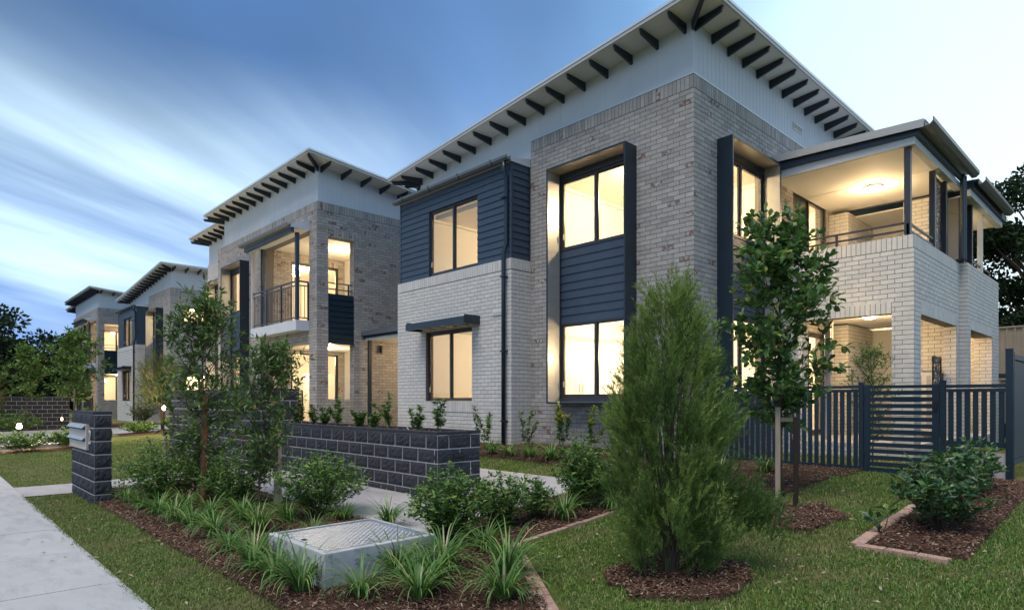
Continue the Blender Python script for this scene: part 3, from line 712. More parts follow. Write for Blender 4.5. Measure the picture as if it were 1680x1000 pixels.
def balcony_wing(root, P):
    zp = 4.53; H = .0861; z0 = zp - .24 - 48 * H; hd = 3.14
    opE = [(3.55, 5.13, .74, hd)]; opF = [(13.40, 16.19, .74, hd)]; opG = [(16.75, 19.15, .74, hd - .04)]
    m = MB(); core(m, '-X', 12.94, 3.43, 5.775, .2, zp, .23, opE); w1 = m.build('brick_wall', 'mortar', root)
    m = MB(); core(m, '-Y', 3.20, 12.94, 16.46, .2, zp, .23, opF); w2 = m.build('brick_wall', 'mortar', root)
    m = MB(); core(m, '-Y', 3.06, 16.46, 19.9, .2, zp, .37, opG); m.box(19.67, 3.43, .2, 19.9, 5.8, zp); w3 = m.build('brick_wall', 'mortar', root)
    P.run(w1, '-X', 12.94, 3.20, 5.775, z0, zp - .24, opE, 'white_brick', soldiers=[(3.55, 5.13, hd, hd + .24)])
    P.run(w1, '-X', 12.94, 3.20, 5.775, zp - .24, zp - .24, [], 'white_brick', soldiers=[(3.20, 5.775, zp - .24, zp)])
    P.run(w2, '-Y', 3.20, 12.94, 16.45, z0, zp - .24, opF, 'white_brick', phase=1, soldiers=[(13.40, 16.19, hd, hd + .24)])
    P.run(w2, '-Y', 3.20, 12.94, 16.45, zp - .24, zp - .24, [], 'white_brick', soldiers=[(12.94, 16.45, zp - .24, zp)])
    P.run(w3, '-Y', 3.06, 16.46, 19.9, z0, zp, opG, 'white_brick', phase=0, soldiers=[(16.75, 19.15, hd - .04, hd + .2)])
    P.run(w3, '-X', 16.46, 3.06, 3.19, z0, zp, [], 'white_brick')
    P.run(w2, '-X', 16.19, 3.212, 3.43, .74, hd, [], 'white_brick', phase=1); P.run(w3, '-X', 19.15, 3.072, 3.43, .74, hd - .04, [], 'white_brick'); P.run(w1, '-Y', 5.13, 12.952, 13.17, .74, hd, [], 'white_brick')
    # inside: divider walls, storage block, floor slabs, ceilings
    m = MB(); m.box(16.40, 3.45, .70, 16.63, 4.25, 3.36); m.box(16.40, 3.45, 3.84, 16.63, 4.25, 6.1); dv = m.build('brick_wall', 'mortar', root)
    for (a, b) in ((.74, 3.36), (3.84, 6.1)): P.run(dv, '-X', 16.40, 3.45, 4.25, a, b, [], 'white_brick')
    # side jamb brick lining seen through the openings
    P.run(w3, '-X', 19.67, 3.45, 5.7, .74, 3.3, [], 'white_brick')
    m = MB(); m.box(16.15, 5.35, .70, 17.9, 5.77, 3.36); m.box(16.15, 5.35, 3.84, 17.9, 5.77, 6.05); sb = m.build('brick_wall', 'mortar', root)
    for (a, b) in ((.74, 3.36), (3.84, 6.05)):
        P.run(sb, '-X', 16.15, 5.35, 5.77, a, b, [], 'white_brick'); P.run(sb, '-Y', 5.35, 16.15, 17.9, a, b, [], 'white_brick', phase=1)
    m = MB(); m.box(17.95, 3.43, .7, 18.0, 5.77, 3.36); m.box(17.95, 3.43, 3.84, 18.0, 5.77, 6.1); m.build('end_panel', 'cream_paint', root)
    m = MB(); m.box(12.98, 3.23, .2, 19.66, 5.78, .74); m.build('patio_slab', 'concrete', root)
    m = MB(); m.box(13.17, 3.43, 3.40, 19.66, 5.78, 3.60); m.box(13.17, 3.43, 3.60, 19.66, 5.78, 3.84); sl = m.build('balcony_slab', 'cream_paint', root)
    # doors
    for (za, zb) in ((.78, 3.12), (3.84, 6.22)): window(root, '-Y', 5.78, 14.03, 15.95, za, zb, .06, fr=.06, name='sliding_door')
    dk = MB(); dk.box(14.09, 5.85, 3.92, 15.0, 5.855, 6.15); dk.build('insect_screen', 'dark_frame', root)
    m = MB(); m.box(13.9, 6.0, .78, 13.95, 9.0, 3.4); 
    for (zf, zc) in ((.78, 3.42), (3.86, 6.46)):
        room(root, 13.95, 17.0, 5.98, 9.5, zf, zc, ['X+', 'Y+', 'X-'], False); ceiling_lamp(root, 15.4, 7.3, zc, 110)
    # roof over the first balcony: ceiling, beams, barge, sheet, gutter
    cz = 6.12
    m = MB(); m.box(12.99, 3.30, cz + .03, 16.45, 5.78, cz + .06); ce = m.build('balcony_ceiling', 'cream_paint', root)
    m = MB(); m.box(14.68, 3.31, cz + .024, 14.695, 5.77, cz + .03); m.box(12.99, 4.60, cz + .024, 16.45, 4.61, cz + .03); m.build('joint_strip', 'cream_paint', ce)
    m = MB(); m.box(12.90, 3.17, cz, 12.99, 5.77, cz + .16); m.box(12.99, 3.17, cz, 16.50, 3.30, cz + .13); b = m.build('white_beam', 'white_panel', root)
    m = MB(); m.hexa([(12.86, 3.10, cz + .13), (12.99, 3.10, cz + .13), (12.99, 5.77, cz + .16), (12.86, 5.77, cz + .16), (12.86, 3.10, cz + .24), (12.99, 3.10, cz + .24), (12.99, 5.77, cz + .30), (12.86, 5.77, cz + .30)])
    m.box(12.99, 3.10, cz + .13, 16.5, 3.16, cz + .25); m.build('dark_beam', 'navy_paint', b)
    m = MB(); rz = lambda y: cz + .33 + (y - 3.0) * .035
    m.hexa([(12.78, 2.98, rz(2.98) - .03), (16.5, 2.98, rz(2.98) - .03), (16.5, 5.775, rz(5.775) - .03), (12.78, 5.775, rz(5.775) - .03), (12.78, 2.98, rz(2.98)), (16.5, 2.98, rz(2.98)), (16.5, 5.775, rz(5.775)), (12.78, 5.775, rz(5.775))])
    rf = m.build('balcony_roof', 'roof_metal', root)
    m = MB(); m.hexa([(12.76, 3.0, rz(3) - .12), (12.78, 3.0, rz(3) - .12), (12.78, 5.76, rz(5.76) - .12), (12.76, 5.76, rz(5.76) - .12), (12.76, 3.0, rz(3) + .02), (12.78, 3.0, rz(3) + .02), (12.78, 5.76, rz(5.76) + .02), (12.76, 5.76, rz(5.76) + .02)])
    m.build('barge_board', 'barge_metal', rf)
    gutter(rf, (12.76, 2.99, cz + .34), (16.5, 2.99, cz + .34), (0, -1, 0), w=.14, h=.13)
    # second balcony roof, a little lower and further out
    c2 = 6.0
    m = MB(); m.box(16.6, 3.16, c2, 20.1, 5.78, c2 + .03); m.build('balcony_ceiling', 'cream_paint', root)
    m = MB(); m.box(16.55, 3.02, c2 - .02, 20.2, 3.16, c2 + .12); b = m.build('white_beam', 'white_panel', root)
    m = MB(); m.box(16.53, 2.96, c2 + .12, 20.25, 3.02, c2 + .26); m.box(16.50, 2.96, c2 + .13, 16.55, 5.7, c2 + .30); m.build('dark_beam', 'navy_paint', b)
    m = MB(); m.hexa([(16.52, 2.88, c2 + .27), (19.9, 2.88, c2 + .27), (19.9, 5.775, c2 + .37), (16.52, 5.775, c2 + .37), (16.52, 2.88, c2 + .30), (19.9, 2.88, c2 + .30), (19.9, 5.775, c2 + .40), (16.52, 5.775, c2 + .40)])
    rf2 = m.build('balcony_roof', 'gutter_metal', root); gutter(rf2, (16.52, 2.88, c2 + .31), (19.9, 2.88, c2 + .31), (0, -1, 0), w=.14, h=.13)
    # posts
    for (x, y, za, zb, mt) in ((13.03, 3.31, zp, cz, 'dark_frame'), (14.72, 3.31, zp, cz, 'dark_frame'), (15.62, 3.31, zp, cz, 'dark_frame'), (16.66, 3.20, zp, c2, 'dark_frame'), (17.45, 3.20, zp, c2, 'dark_frame'), (18.55, 3.20, zp, c2, 'cream_paint'),
                               (14.62, 3.6, .74, 3.40, 'barge_metal'), (17.1, 3.5, .74, 3.40, 'dark_frame')):
        MB().box(x - .05, y - .05, za, x + .05, y + .05, zb).build('post', mt, root)
    for x in (16.17, 16.34):
        d = MB(); d.tube([(x, 3.09, cz + .24), (x, 3.09, zp + .04), (x, 3.26, zp - .0)], .045, 10); d.build('downpipe', 'navy_metal', root)
    d = MB(); d.tube([(13.9, 5.0, 3.40), (13.9, 5.0, .74)], .06, 12); d.build('downpipe', 'barge_metal', root)
    d = MB(); d.tube([(14.6, 5.2, 3.40), (14.6, 5.2, 2.1)], .06, 12); d.build('downpipe', 'barge_metal', root)
    perforated(root, 14.85, 15.55, 3.34, zp, cz - .02); perforated(root, 16.75, 17.4, 3.24, zp, c2 - .02)
    perforated(root, 14.95, 15.6, 3.36, .8, 2.45)
    # rails above the parapet
    for (a, b) in (((13.0, 5.72), (13.0, 3.30)), ((13.06, 3.30), (14.68, 3.30)), ((17.5, 3.2), (19.6, 3.2))):
        m = MB()
        for z in (zp + .10, zp + .23): m.bar((a[0], a[1], z), (b[0], b[1], z), .035, .035)
        L = Vector((b[0] - a[0], b[1] - a[1], 0)); n = max(1, round(L.length / 1.1))
        for k in range(n + 1): c = Vector((a[0], a[1], 0)) + L * k / n; m.box(c.x - .02, c.y - .02, zp - .05, c.x + .02, c.y + .02, zp + .215)
        m.build('handrail', 'dark_frame', root)
    # air conditioning units on the balcony and patio
    for (z, hgt) in ((3.84, 1.35), (.74, 1.45)):
        m = MB(); m.box(15.95, 3.5, z + .1, 16.32, 4.0, z + hgt); u = m.build('heater_unit', 'appliance_white', root, bevel=.02)
        m = MB(); m.box(15.945, 3.62, z + .25, 15.95, 3.70, z + hgt - .1); m.box(15.945, 3.80, z + .25, 15.95, 3.88, z + hgt - .1); m.box(15.93, 3.48, z + hgt + .0, 16.33, 4.02, z + hgt + .03); m.build('unit_panel', 'barge_metal', u)
    wm = (1, .68, .34); ceiling_lamp(root, 14.95, 4.45, cz + .03, 27, .19, wm); ceiling_lamp(root, 14.9, 4.5, 3.40, 27, .17, wm); ceiling_lamp(root, 18.6, 4.6, c2, 24, .15, wm); ceiling_lamp(root, 18.3, 4.6, 3.40, 36, .15, wm)

def house_b(off, label, full, nb):
    """flat-eaved house: grey brick with a corner recess, projecting balcony and hooded windows"""
    global ORG
    ORG = Vector((8.36, 16.89, .40)); root = thing('townhouse', label, 'house', ORG + Vector((off[0], off[1], 0)), 'two storey townhouses along the footpath')
    P = Pieces(off); zt = 7.27; H = .0861; z0 = zt - .24 - 80 * H
    opA = [(17.37, 20.5, .75, 3.24), (17.37, 20.5, 3.86, 6.50), (21.9, 23.75, 1.49, 6.35)]
    opB = [(8.71, 9.55, 1.60, 6.30)]
    m = MB(); core(m, '-X', 8.36, 16.895, 24.9, .2, zt, .25, opA); w1 = m.build('brick_wall', 'mortar', root)
    m = MB(); core(m, '-Y', 16.89, 8.615, 13.5, .2, zt, .25, opB); w2 = m.build('brick_wall', 'mortar', root)
    m = MB(); m.box(8.36, 24.9, .2, 8.9, 24.95, zt); m.build('wall_return', 'mortar', root)
    P.run(w1, '-X', 8.36, 16.89, 24.9, z0, zt - .24, opA, 'grey_brick')
    P.run(w1, '-X', 8.36, 16.89, 24.9, zt - .24, zt - .24, [], 'grey_brick', soldiers=[(16.89, 24.9, zt - .24, zt)])
    P.run(w2, '-Y', 16.89, 8.36, 13.5, z0, zt - .24, opB, 'grey_brick', phase=1, soldiers=[(8.71, 9.55, 6.30, 6.54)])
    P.run(w2, '-Y', 16.89, 8.36, 13.5, zt - .24, zt - .24, [], 'grey_brick', soldiers=[(8.36, 13.5, zt - .24, zt)])
    boards(root, '-Y', 16.89, 8.714, 9.546, 3.21, 4.67, [], .17, -.03, 'navy_metal')
    P.run(w2, '-X', 9.55, 16.902, 17.14, 1.60, 6.30, [], 'grey_brick')
    # recess: side wall with bricks and sliding doors, floor, ceilings
    m = MB(); dw = [(9.22, 10.95, .78, 3.20), (9.22, 10.95, 3.86, 6.24)]
    core(m, '-Y', 20.5, 8.62, 11.2, .2, 6.55, .2, dw); w3 = m.build('brick_wall', 'mortar', root)
    P.run(w3, '-Y', 20.5, 8.62, 11.2, .75, 3.27, dw, 'grey_brick'); P.run(w3, '-Y', 20.5, 8.62, 11.2, 3.87, 6.53, dw, 'grey_brick', soldiers=[(9.22, 10.95, 6.24, 6.48)])
    for (za, zb) in ((.78, 3.20), (3.86, 6.24)): window(root, '-Y', 20.5, 9.22, 10.95, za, zb, .06, fr=.05, name='sliding_door')
    m = MB(); m.box(11.2, 17.14, .7, 11.35, 20.5, 6.55); m.box(8.62, 17.14, 3.27, 11.2, 20.5, 3.85); m.box(8.62, 17.14, 6.53, 11.2, 20.5, 6.58); m.build('recess_lining', 'cream_paint', root)
    m = MB(); m.box(8.36, 17.38, .2, 11.2, 20.49, .74); m.build('patio_slab', 'concrete', root)
    # projecting slab and roof
    m = MB(); m.box(7.96, 17.37, 3.59, 8.615, 20.75, 3.88) if False else None
    m.box(7.96, 17.375, 3.59, 8.352, 20.75, 3.88); m.box(8.352, 17.376, 3.60, 8.615, 20.495, 3.875); m.build('balcony_slab', 'slab_paint', root)
    m = MB(); m.box(8.36, 17.376, 3.25, 8.60, 20.495, 3.59); m.build('dark_beam', 'gutter_metal', root)
    m = MB(); m.hexa([(7.74, 17.30, 6.50), (8.35, 17.30, 6.50), (8.35, 20.9, 6.50), (7.74, 20.9, 6.50), (7.74, 17.30, 6.56), (8.35, 17.30, 6.80), (8.35, 20.9, 6.80), (7.74, 20.9, 6.56)]); cr = m.build('balcony_roof', 'white_panel', root)
    gutter(cr, (7.75, 17.26, 6.60), (7.75, 20.95, 6.60), (-1, 0, 0)); m = MB(); m.box(7.78, 17.32, 6.36, 7.88, 20.85, 6.50); m.build('dark_beam', 'navy_paint', root)
    for (x, y, mt) in ((8.02, 17.44, 'navy_paint'), (8.02, 20.68, 'barge_metal')): MB().box(x - .05, y - .05, 3.88, x + .05, y + .05, 6.40).build('post', mt, root)
    balustrade(root, [(8.02, 20.68, 0), (8.02, 17.44, 0), (8.36, 17.44, 0)], 3.88, 5.01)
    d = MB(); d.tube([(8.28, 20.6, 6.5), (8.28, 20.6, .5)], .045, 10); d.build('downpipe', 'navy_metal', root)
    m = MB()
    for z in (4.82, 5.0): m.bar((8.72, 17.0, z), (9.54, 17.0, z), .03, .03)
    m.box(9.40, 16.98, 4.66, 9.44, 17.02, 5.0); m.build('handrail', 'dark_frame', root)
    balustrade(root, [(8.2, 19.9, 0), (8.2, 17.5, 0)], .72, 1.84)
    ceiling_lamp(root, 10.2, 18.9, 6.53, 30, col=(1, .70, .36)); plight(root, (9.8, 18.9, 2.95), 30, (1, .72, .40))
    c = MB(); c.lathe([(.12, 0), (.12, -.03), (.04, -.06)], (9.8, 18.9, 3.27), 16); c.build('ceiling_light', 'lamp_glass', root)
    for (zf, zc, pw) in ((.78, 3.42, 120), (3.86, 6.46, 130)):
        room(root, 8.62, 12.6, 20.72, 24.7, zf, zc, ['X+', 'Y+'], True); ceiling_lamp(root, 10.3, 22.2, zc, pw)
    m = MB(); m.box(10.9, 22.9, .78, 12.3, 23.2, 2.6); m.build('cupboard', 'cupboard_paint', root)
    hood(root, '-X', 8.36, 21.9, 23.75, 1.49, 6.35, .32)
    # roofs
    zr = lambda x: 8.46 - .098 * (x - 7.8)
    def slab_roof(x0, x1, y0, y1, xw, yw0, yw1, zb, hip=True):
        m = MB(); zs_ = lambda x: zr(x) - .10
        m.hexa([(xw, yw0, zb), (x1 - .6, yw0, zb), (x1 - .6, yw1, zb), (xw, yw1, zb), (xw, yw0, zs_(xw)), (x1 - .6, yw0, zs_(x1 - .6)), (x1 - .6, yw1, zs_(x1 - .6)), (xw, yw1, zs_(xw))])
        wp = m.build('parapet_cladding', 'white_panel', root)
        g_ = MB(); grooves(g_, '-Y', yw0, xw, x1 - .7, lambda x: zb + .06, lambda x: zs_(x) - .02, .15); grooves(g_, '-X', xw, yw0, yw1, lambda x: zb + .06, lambda x: zs_(xw) - .02, .6); g_.build('joint_strip', 'white_panel', wp)
        m = MB(); m.hexa([(x0, y0, zr(x0) - .05), (x1, y0, zr(x1) - .05), (x1, y1, zr(x1) - .05), (x0, y1, zr(x0) - .05), (x0, y0, zr(x0)), (x1, y0, zr(x1)), (x1, y1, zr(x1)), (x0, y1, zr(x0))])
        rf = m.build('roof', 'roof_metal', root); e = .05
        m = MB(); m.hexa([(x0 + e, y0 + e, zs_(x0 + e)), (x1 - e, y0 + e, zs_(x1 - e)), (x1 - e, y1 - e, zs_(x1 - e)), (x0 + e, y1 - e, zs_(x0 + e)), (x0 + e, y0 + e, zr(x0 + e) - .05), (x1 - e, y0 + e, zr(x1 - e) - .05), (x1 - e, y1 - e, zr(x1 - e) - .05), (x0 + e, y1 - e, zr(x0 + e) - .05)])
        m.build('soffit', 'soffit_paint', rf)
        it = [((xw, yw0 + .2 + .62 * k, zs_(xw)), 180, .56, .05) for k in range(int((yw1 - yw0 - .2) / .62) + 1)]
        it += [((xw + .1 + .65 * k, yw0, zs_(xw + .1 + .65 * k)), -90, .58, 0) for k in range(int((x1 - .9 - xw) / .65))]
        it += [((xw, yw0, zs_(xw)), -135, .80, .04), ((xw, yw1, zs_(xw)), 135, .80, .04), ((xw, yw1 - .05, zs_(xw)), 160, .6, .05)]
        rafters(rf, it)
    slab_roof(7.80, 14.2, 16.24, 24.92, 8.41, 16.94, 24.45, zt - .05)
    slab_roof(8.40, 13.6, 24.97, 28.65, 9.05, 24.5, 28.1, zt - .05)
    # set-back end block in white brick
    opC = [(25.1, 27.3, 1.49, 6.35)]
    m = MB(); core(m, '-X', 9.0, 24.95, 28.1, .2, zt, .25, opC); m.box(9.25, 27.85, .2, 13.5, 28.1, zt); w4 = m.build('brick_wall', 'mortar', root)
    P.run(w4, '-X', 9.0, 24.95, 28.1, z0, zt, opC, 'white_brick')
    hood(root, '-X', 9.0, 25.1, 27.3, 1.49, 6.35, .36)
    room(root, 9.2, 12.5, 25.0, 27.8, .78, 6.46, ['X+', 'Y+'], False); ceiling_lamp(root, 10.6, 26.2, 6.46, 150); plight(root, (10.6, 26.2, 2.9), 90)
    # back and blind walls
    m = MB(); m.box(13.25, 17.14, .2, 13.5, 27.85, zt); m.build('brick_wall', 'mortar', root)
    P.finish(nb)
    ORG = Vector((0, 0, 0))
    return root

house_a((0, 0), 'nearest townhouse, with the two tall hooded windows at its brick corner and the corner balcony', True, 300)
house_b((0, 0), 'second townhouse, with railed balcony cut into its corner, behind the block planter', True, 300)
house_a((-.52, 29.05), 'third townhouse along, with raking roof and small awning, beyond the driveway', False, 0)
house_b((-.18, 28.6), 'farthest townhouse, only partly seen beside the dark trees', False, 0)

# ================================================================== the ground
GX = [2, 3, 4.5, 5.5, 7, 8.5, 9.3, 10.5]; GZ = [0, .02, .09, .18, .32, .42, .46, .48]
def gz(X, Y):
    X = np.asarray(X, float); Y = np.asarray(Y, float)
    s_ = np.clip((Y - 5.5) / 3, 0, 1); s_ = s_ * s_ * (3 - 2 * s_)
    z = np.interp(X, GX, GZ) + s_ * np.interp(X, [7.3, 9.3], [0, .12])
    far = np.clip((Y - 24) / 4, 0, 1)
    return z * (1 - far) + far * np.interp(X, [2, 9], [0, .42])
def gzf(x, y): return float(gz(x, y))
xs = sorted(set([-900, -300, -100, -40, -15, -6, -3] + list(np.arange(-2, 13.01, .25)) + GX + [14, 17, 20, 30, 60, 150, 400, 900]))
ys = sorted(set([-900, -300, -80, -20, -8, -4] + list(np.arange(-2, 20.01, .25)) + list(range(21, 50, 1)) + [55, 65, 80, 120, 200, 400, 900]))
XX, YY = np.meshgrid(xs, ys, indexing='ij'); nx, ny = len(xs), len(ys)
Vg = np.stack([XX, YY, gz(XX, YY) + .012 * np.sin(XX * 2.1 + YY) * np.sin(YY * 1.7) * ((XX > 2.4) & (XX < 9)) - .012 * ((XX > 2.4) & (XX < 9))], -1).reshape(-1, 3)
ii, jj = np.meshgrid(range(nx - 1), range(ny - 1), indexing='ij'); a_ = (ii * ny + jj).ravel()
ground = link('ground', np_mesh('ground', Vg, np.stack([a_, a_ + ny, a_ + ny + 1, a_ + 1], 1), 'turf_ground', smooth=True)); ground['kind'] = 'structure'

def inside(P, poly):
    x, y = P[:, 0], P[:, 1]; r = np.zeros(len(P), bool); n = len(poly)
    for i in range(n):
        x0, y0 = poly[i]; x1, y1 = poly[(i + 1) % n]
        c = ((y0 > y) != (y1 > y)) & (x < (x1 - x0) * (y - y0) / ((y1 - y0) or 1e-9) + x0); r ^= c
    return r
def sheet(name, poly, mat, lift, step=.12, rough=0, kind='structure', skirt=.06):
    kind_lift = rough == 0
    """ground-following sheet clipped to a polygon: grid cells inside, plus a rim cut to the outline"""
    import bmesh
    P = np.array(poly); x0, y0 = P.min(0); x1, y1 = P.max(0)
    gx = np.unique(np.concatenate([np.arange(x0, x1, step), [x1], [g for g in GX if x0 < g < x1]])); gy = np.append(np.arange(y0, y1, step), y1)
    A, B = np.meshgrid(gx, gy, indexing='ij'); n1, n2 = len(gx), len(gy)
    bm = bmesh.new(); vs = [bm.verts.new((float(a), float(b), 0)) for a, b in zip(A.ravel(), B.ravel())]
    for i in range(n1 - 1):
        for j in range(n2 - 1): bm.faces.new((vs[i * n2 + j], vs[(i + 1) * n2 + j], vs[(i + 1) * n2 + j + 1], vs[i * n2 + j + 1]))
    for k in range(len(poly)):
        p = Vector((*poly[k], 0)); q = Vector((*poly[(k + 1) % len(poly)], 0)); d = q - p
        bmesh.ops.bisect_plane(bm, geom=bm.verts[:] + bm.edges[:] + bm.faces[:], plane_co=p, plane_no=Vector((d.y, -d.x, 0)))
    dead = []
    cs = np.array([f.calc_center_median()[:2] for f in bm.faces]); ok = inside(cs, poly)
    for f, o in zip(bm.faces[:], ok):
        if not o: dead.append(f)
    bmesh.ops.delete(bm, geom=dead, context='FACES')
    rr = np.random.default_rng(3)
    for v in bm.verts:
        bnd = v.is_boundary
        v.co.z = gzf(v.co.x, v.co.y) + (lift if not bnd else (lift * .6 if kind_lift else -.006)) + (rr.normal(0, rough) if rough and not bnd else 0)
    me = bpy.data.meshes.new(name); bm.to_mesh(me); bm.free(); me.materials.append(MATS[mat])
    if rough: me.polygons.foreach_set('use_smooth', np.ones(len(me.polygons), bool))
    o = link(name, me); o['kind'] = kind; return o
def ccw(poly):
    a = sum(poly[i][0] * poly[(i + 1) % len(poly)][1] - poly[(i + 1) % len(poly)][0] * poly[i][1] for i in range(len(poly)))
    return poly if a > 0 else poly[::-1]

# footpath along the street: separate slabs with open joints and a trowelled edge strip
fp = MB().box(-1.0, -6, -.10, 1.27, 45, .008).build('footpath', 'paver_joint'); fp['kind'] = 'structure'
rr = random.Random(4); y = -6.0
while y < 45:
    L = 1.52; dz = rr.uniform(-.0015, .0015)
    MB().box(-.99, y + .007, -.09, 1.14, y + L - .007, .022 + dz).build('slab', 'concrete', fp)
    MB().box(1.143, y + .003, -.09, 1.28, y + L - .003, .016 + dz).build('edge_strip', 'concrete', fp)
    y += L
road = MB().box(-9, -60, -.14, -4.2, 200, -.02).build('road', 'asphalt_drive'); road['kind'] = 'structure'
kb = MB().box(-4.2, -60, -.14, -4.05, 200, .03).build('kerb', 'concrete'); kb['kind'] = 'structure'
# concrete garden paths
PATHS = [[(1.285, 12.7), (4.1, 12.7), (5.3, 12.55), (5.3, 14.1), (1.285, 14.15)], [(4.05, 7.11), (5.30, 7.11), (5.30, 12.7), (4.1, 12.7)],
         [(4.1, 5.75), (7.3, 5.75), (7.3, 7.10), (4.05, 7.10)], [(6.12, 7.1), (7.3, 7.1), (7.3, 17.0), (6.12, 17.0)], [(7.3, 14.4), (9.8, 14.4), (9.8, 16.4), (7.3, 16.4)]]
for p in PATHS: sheet('path', ccw(p), 'concrete_path', .022, .5)
DRIVE = [[(1.285, 25.2), (4.6, 25.2), (5.4, 28.9), (16, 28.9), (16, 33.4), (5.4, 33.4), (1.285, 35.0)]]
for p in DRIVE: sheet('driveway', ccw(p), 'asphalt_drive', .022, 1.0)
kb2 = MB(); kb2.bar((1.3, 35.1, .09), (5.4, 33.55, .20), .16, .18); kb2.bar((5.4, 33.55, .2), (16, 33.55, .44), .16, .18); k2 = kb2.build('kerb', 'concrete'); k2['kind'] = 'structure'
kb3 = MB(); kb3.bar((1.3, 25.1, .05), (4.6, 25.1, .12), .16, .14); kb3.bar((4.6, 25.1, .12), (5.4, 28.8, .2), .16, .14); k3 = kb3.build('kerb', 'concrete'); k3['kind'] = 'structure'

# mulched beds
EDGE1 = [(4.45, 4.68), (2.30, 1.69)]; EDGE2 = [(4.45, 4.68), (7.2, 4.56)]
BEDS = {'front': [(1.96, -1.5), (2.3, -1.5), (2.26, 1.64), (4.40, 4.62), (7.2, 4.50), (7.25, 5.72), (4.05, 5.72), (4.0, 12.65), (1.96, 12.65)],
        'house': [(8.05, 6.0), (9.88, 6.0), (9.88, 9.78), (9.28, 9.78), (9.28, 14.1), (8.2, 14.1)],
        'side': [(6.17, 1.14), (10.4, 1.14), (10.4, 1.90), (6.17, 1.90)], 'fence': [(9.5, 3.2), (10.42, 3.2), (10.42, 5.7), (9.7, 5.7)],
        'left': [(1.9, 23.2), (4.2, 23.4), (4.5, 25.0), (1.6, 25.0)], 'far': [(1.4, 35.3), (5.3, 33.8), (8.9, 34.0), (8.6, 38.2), (1.4, 38.2)], 'third': [(5.6, 27.0), (8.8, 26.5), (8.9, 28.7), (5.8, 28.7)]}
def ring(cx, cy, rx, ry, seed, n=22):
    r_ = random.Random(seed); return [(cx + rx * math.cos(2 * math.pi * k / n) * r_.uniform(.88, 1.1), cy + ry * math.sin(2 * math.pi * k / n) * r_.uniform(.88, 1.1)) for k in range(n)]
BEDS['bottlebrush'] = ring(4.55, 2.80, .62, .58, 1); BEDS['sapling'] = [(6.25, 2.75), (6.32, 2.45), (7.05, 2.30), (7.5, 2.75), (7.2, 3.15), (6.6, 3.15)]; BEDS['hedge'] = [(7.6, 3.35), (8.6, 3.3), (9.4, 3.3), (9.45, 5.0), (8.3, 4.9)]
for k, p in BEDS.items(): sheet('garden_bed', ccw(p), 'soil', .035, .11 if k not in ('far', 'left', 'third') else .4, .008)
def chips(polys, dens, seed, size=(.012, .04)):
    g = np.random.default_rng(seed); out = []
    for p, dn in zip(polys, dens):
        a = np.array(p); lo, hi = a.min(0), a.max(0); n = int((hi - lo).prod() * dn)
        q = lo + g.random((n, 2)) * (hi - lo); out.append(q[inside(q, p)])
    Q = np.concatenate(out); n = len(Q); Z = gz(Q[:, 0], Q[:, 1]) + .038 + g.random(n) * .014
    c = np.column_stack([Q, Z]); th = g.random(n) * 6.283; L = g.uniform(*size, n) ; W = L * g.uniform(.2, .5, n); ti = g.normal(0, .35, n); ti2 = g.normal(0, .3, n)
    U = np.column_stack([np.cos(th), np.sin(th), ti]) * L[:, None] / 2; S = np.column_stack([-np.sin(th), np.cos(th), ti2]) * W[:, None] / 2
    N = np.cross(U, S); N /= np.linalg.norm(N, axis=1)[:, None] + 1e-9; N *= .003
    V = np.stack([c - U - S, c + U - S * .6, c + U * .8 + S, c - U * .9 + S * .8, c - U * .2 + N * 1.5, ], 1).reshape(-1, 3)
    F = (np.arange(n)[:, None, None] * 5 + np.array([[0, 1, 4], [1, 2, 4], [2, 3, 4], [3, 0, 4]])[None]).reshape(-1, 3)
    return np_mesh('bark_mulch', V, F, 'bark_chip', np.repeat(g.random(n), 4))
m_ = link('bark_mulch', chips([BEDS['front'], BEDS['bottlebrush'], BEDS['sapling'], BEDS['side'], BEDS['house'], BEDS['fence'], BEDS['hedge']], [2200, 3600, 2600, 2600, 900, 900, 1400], 5)); m_['kind'] = 'stuff'

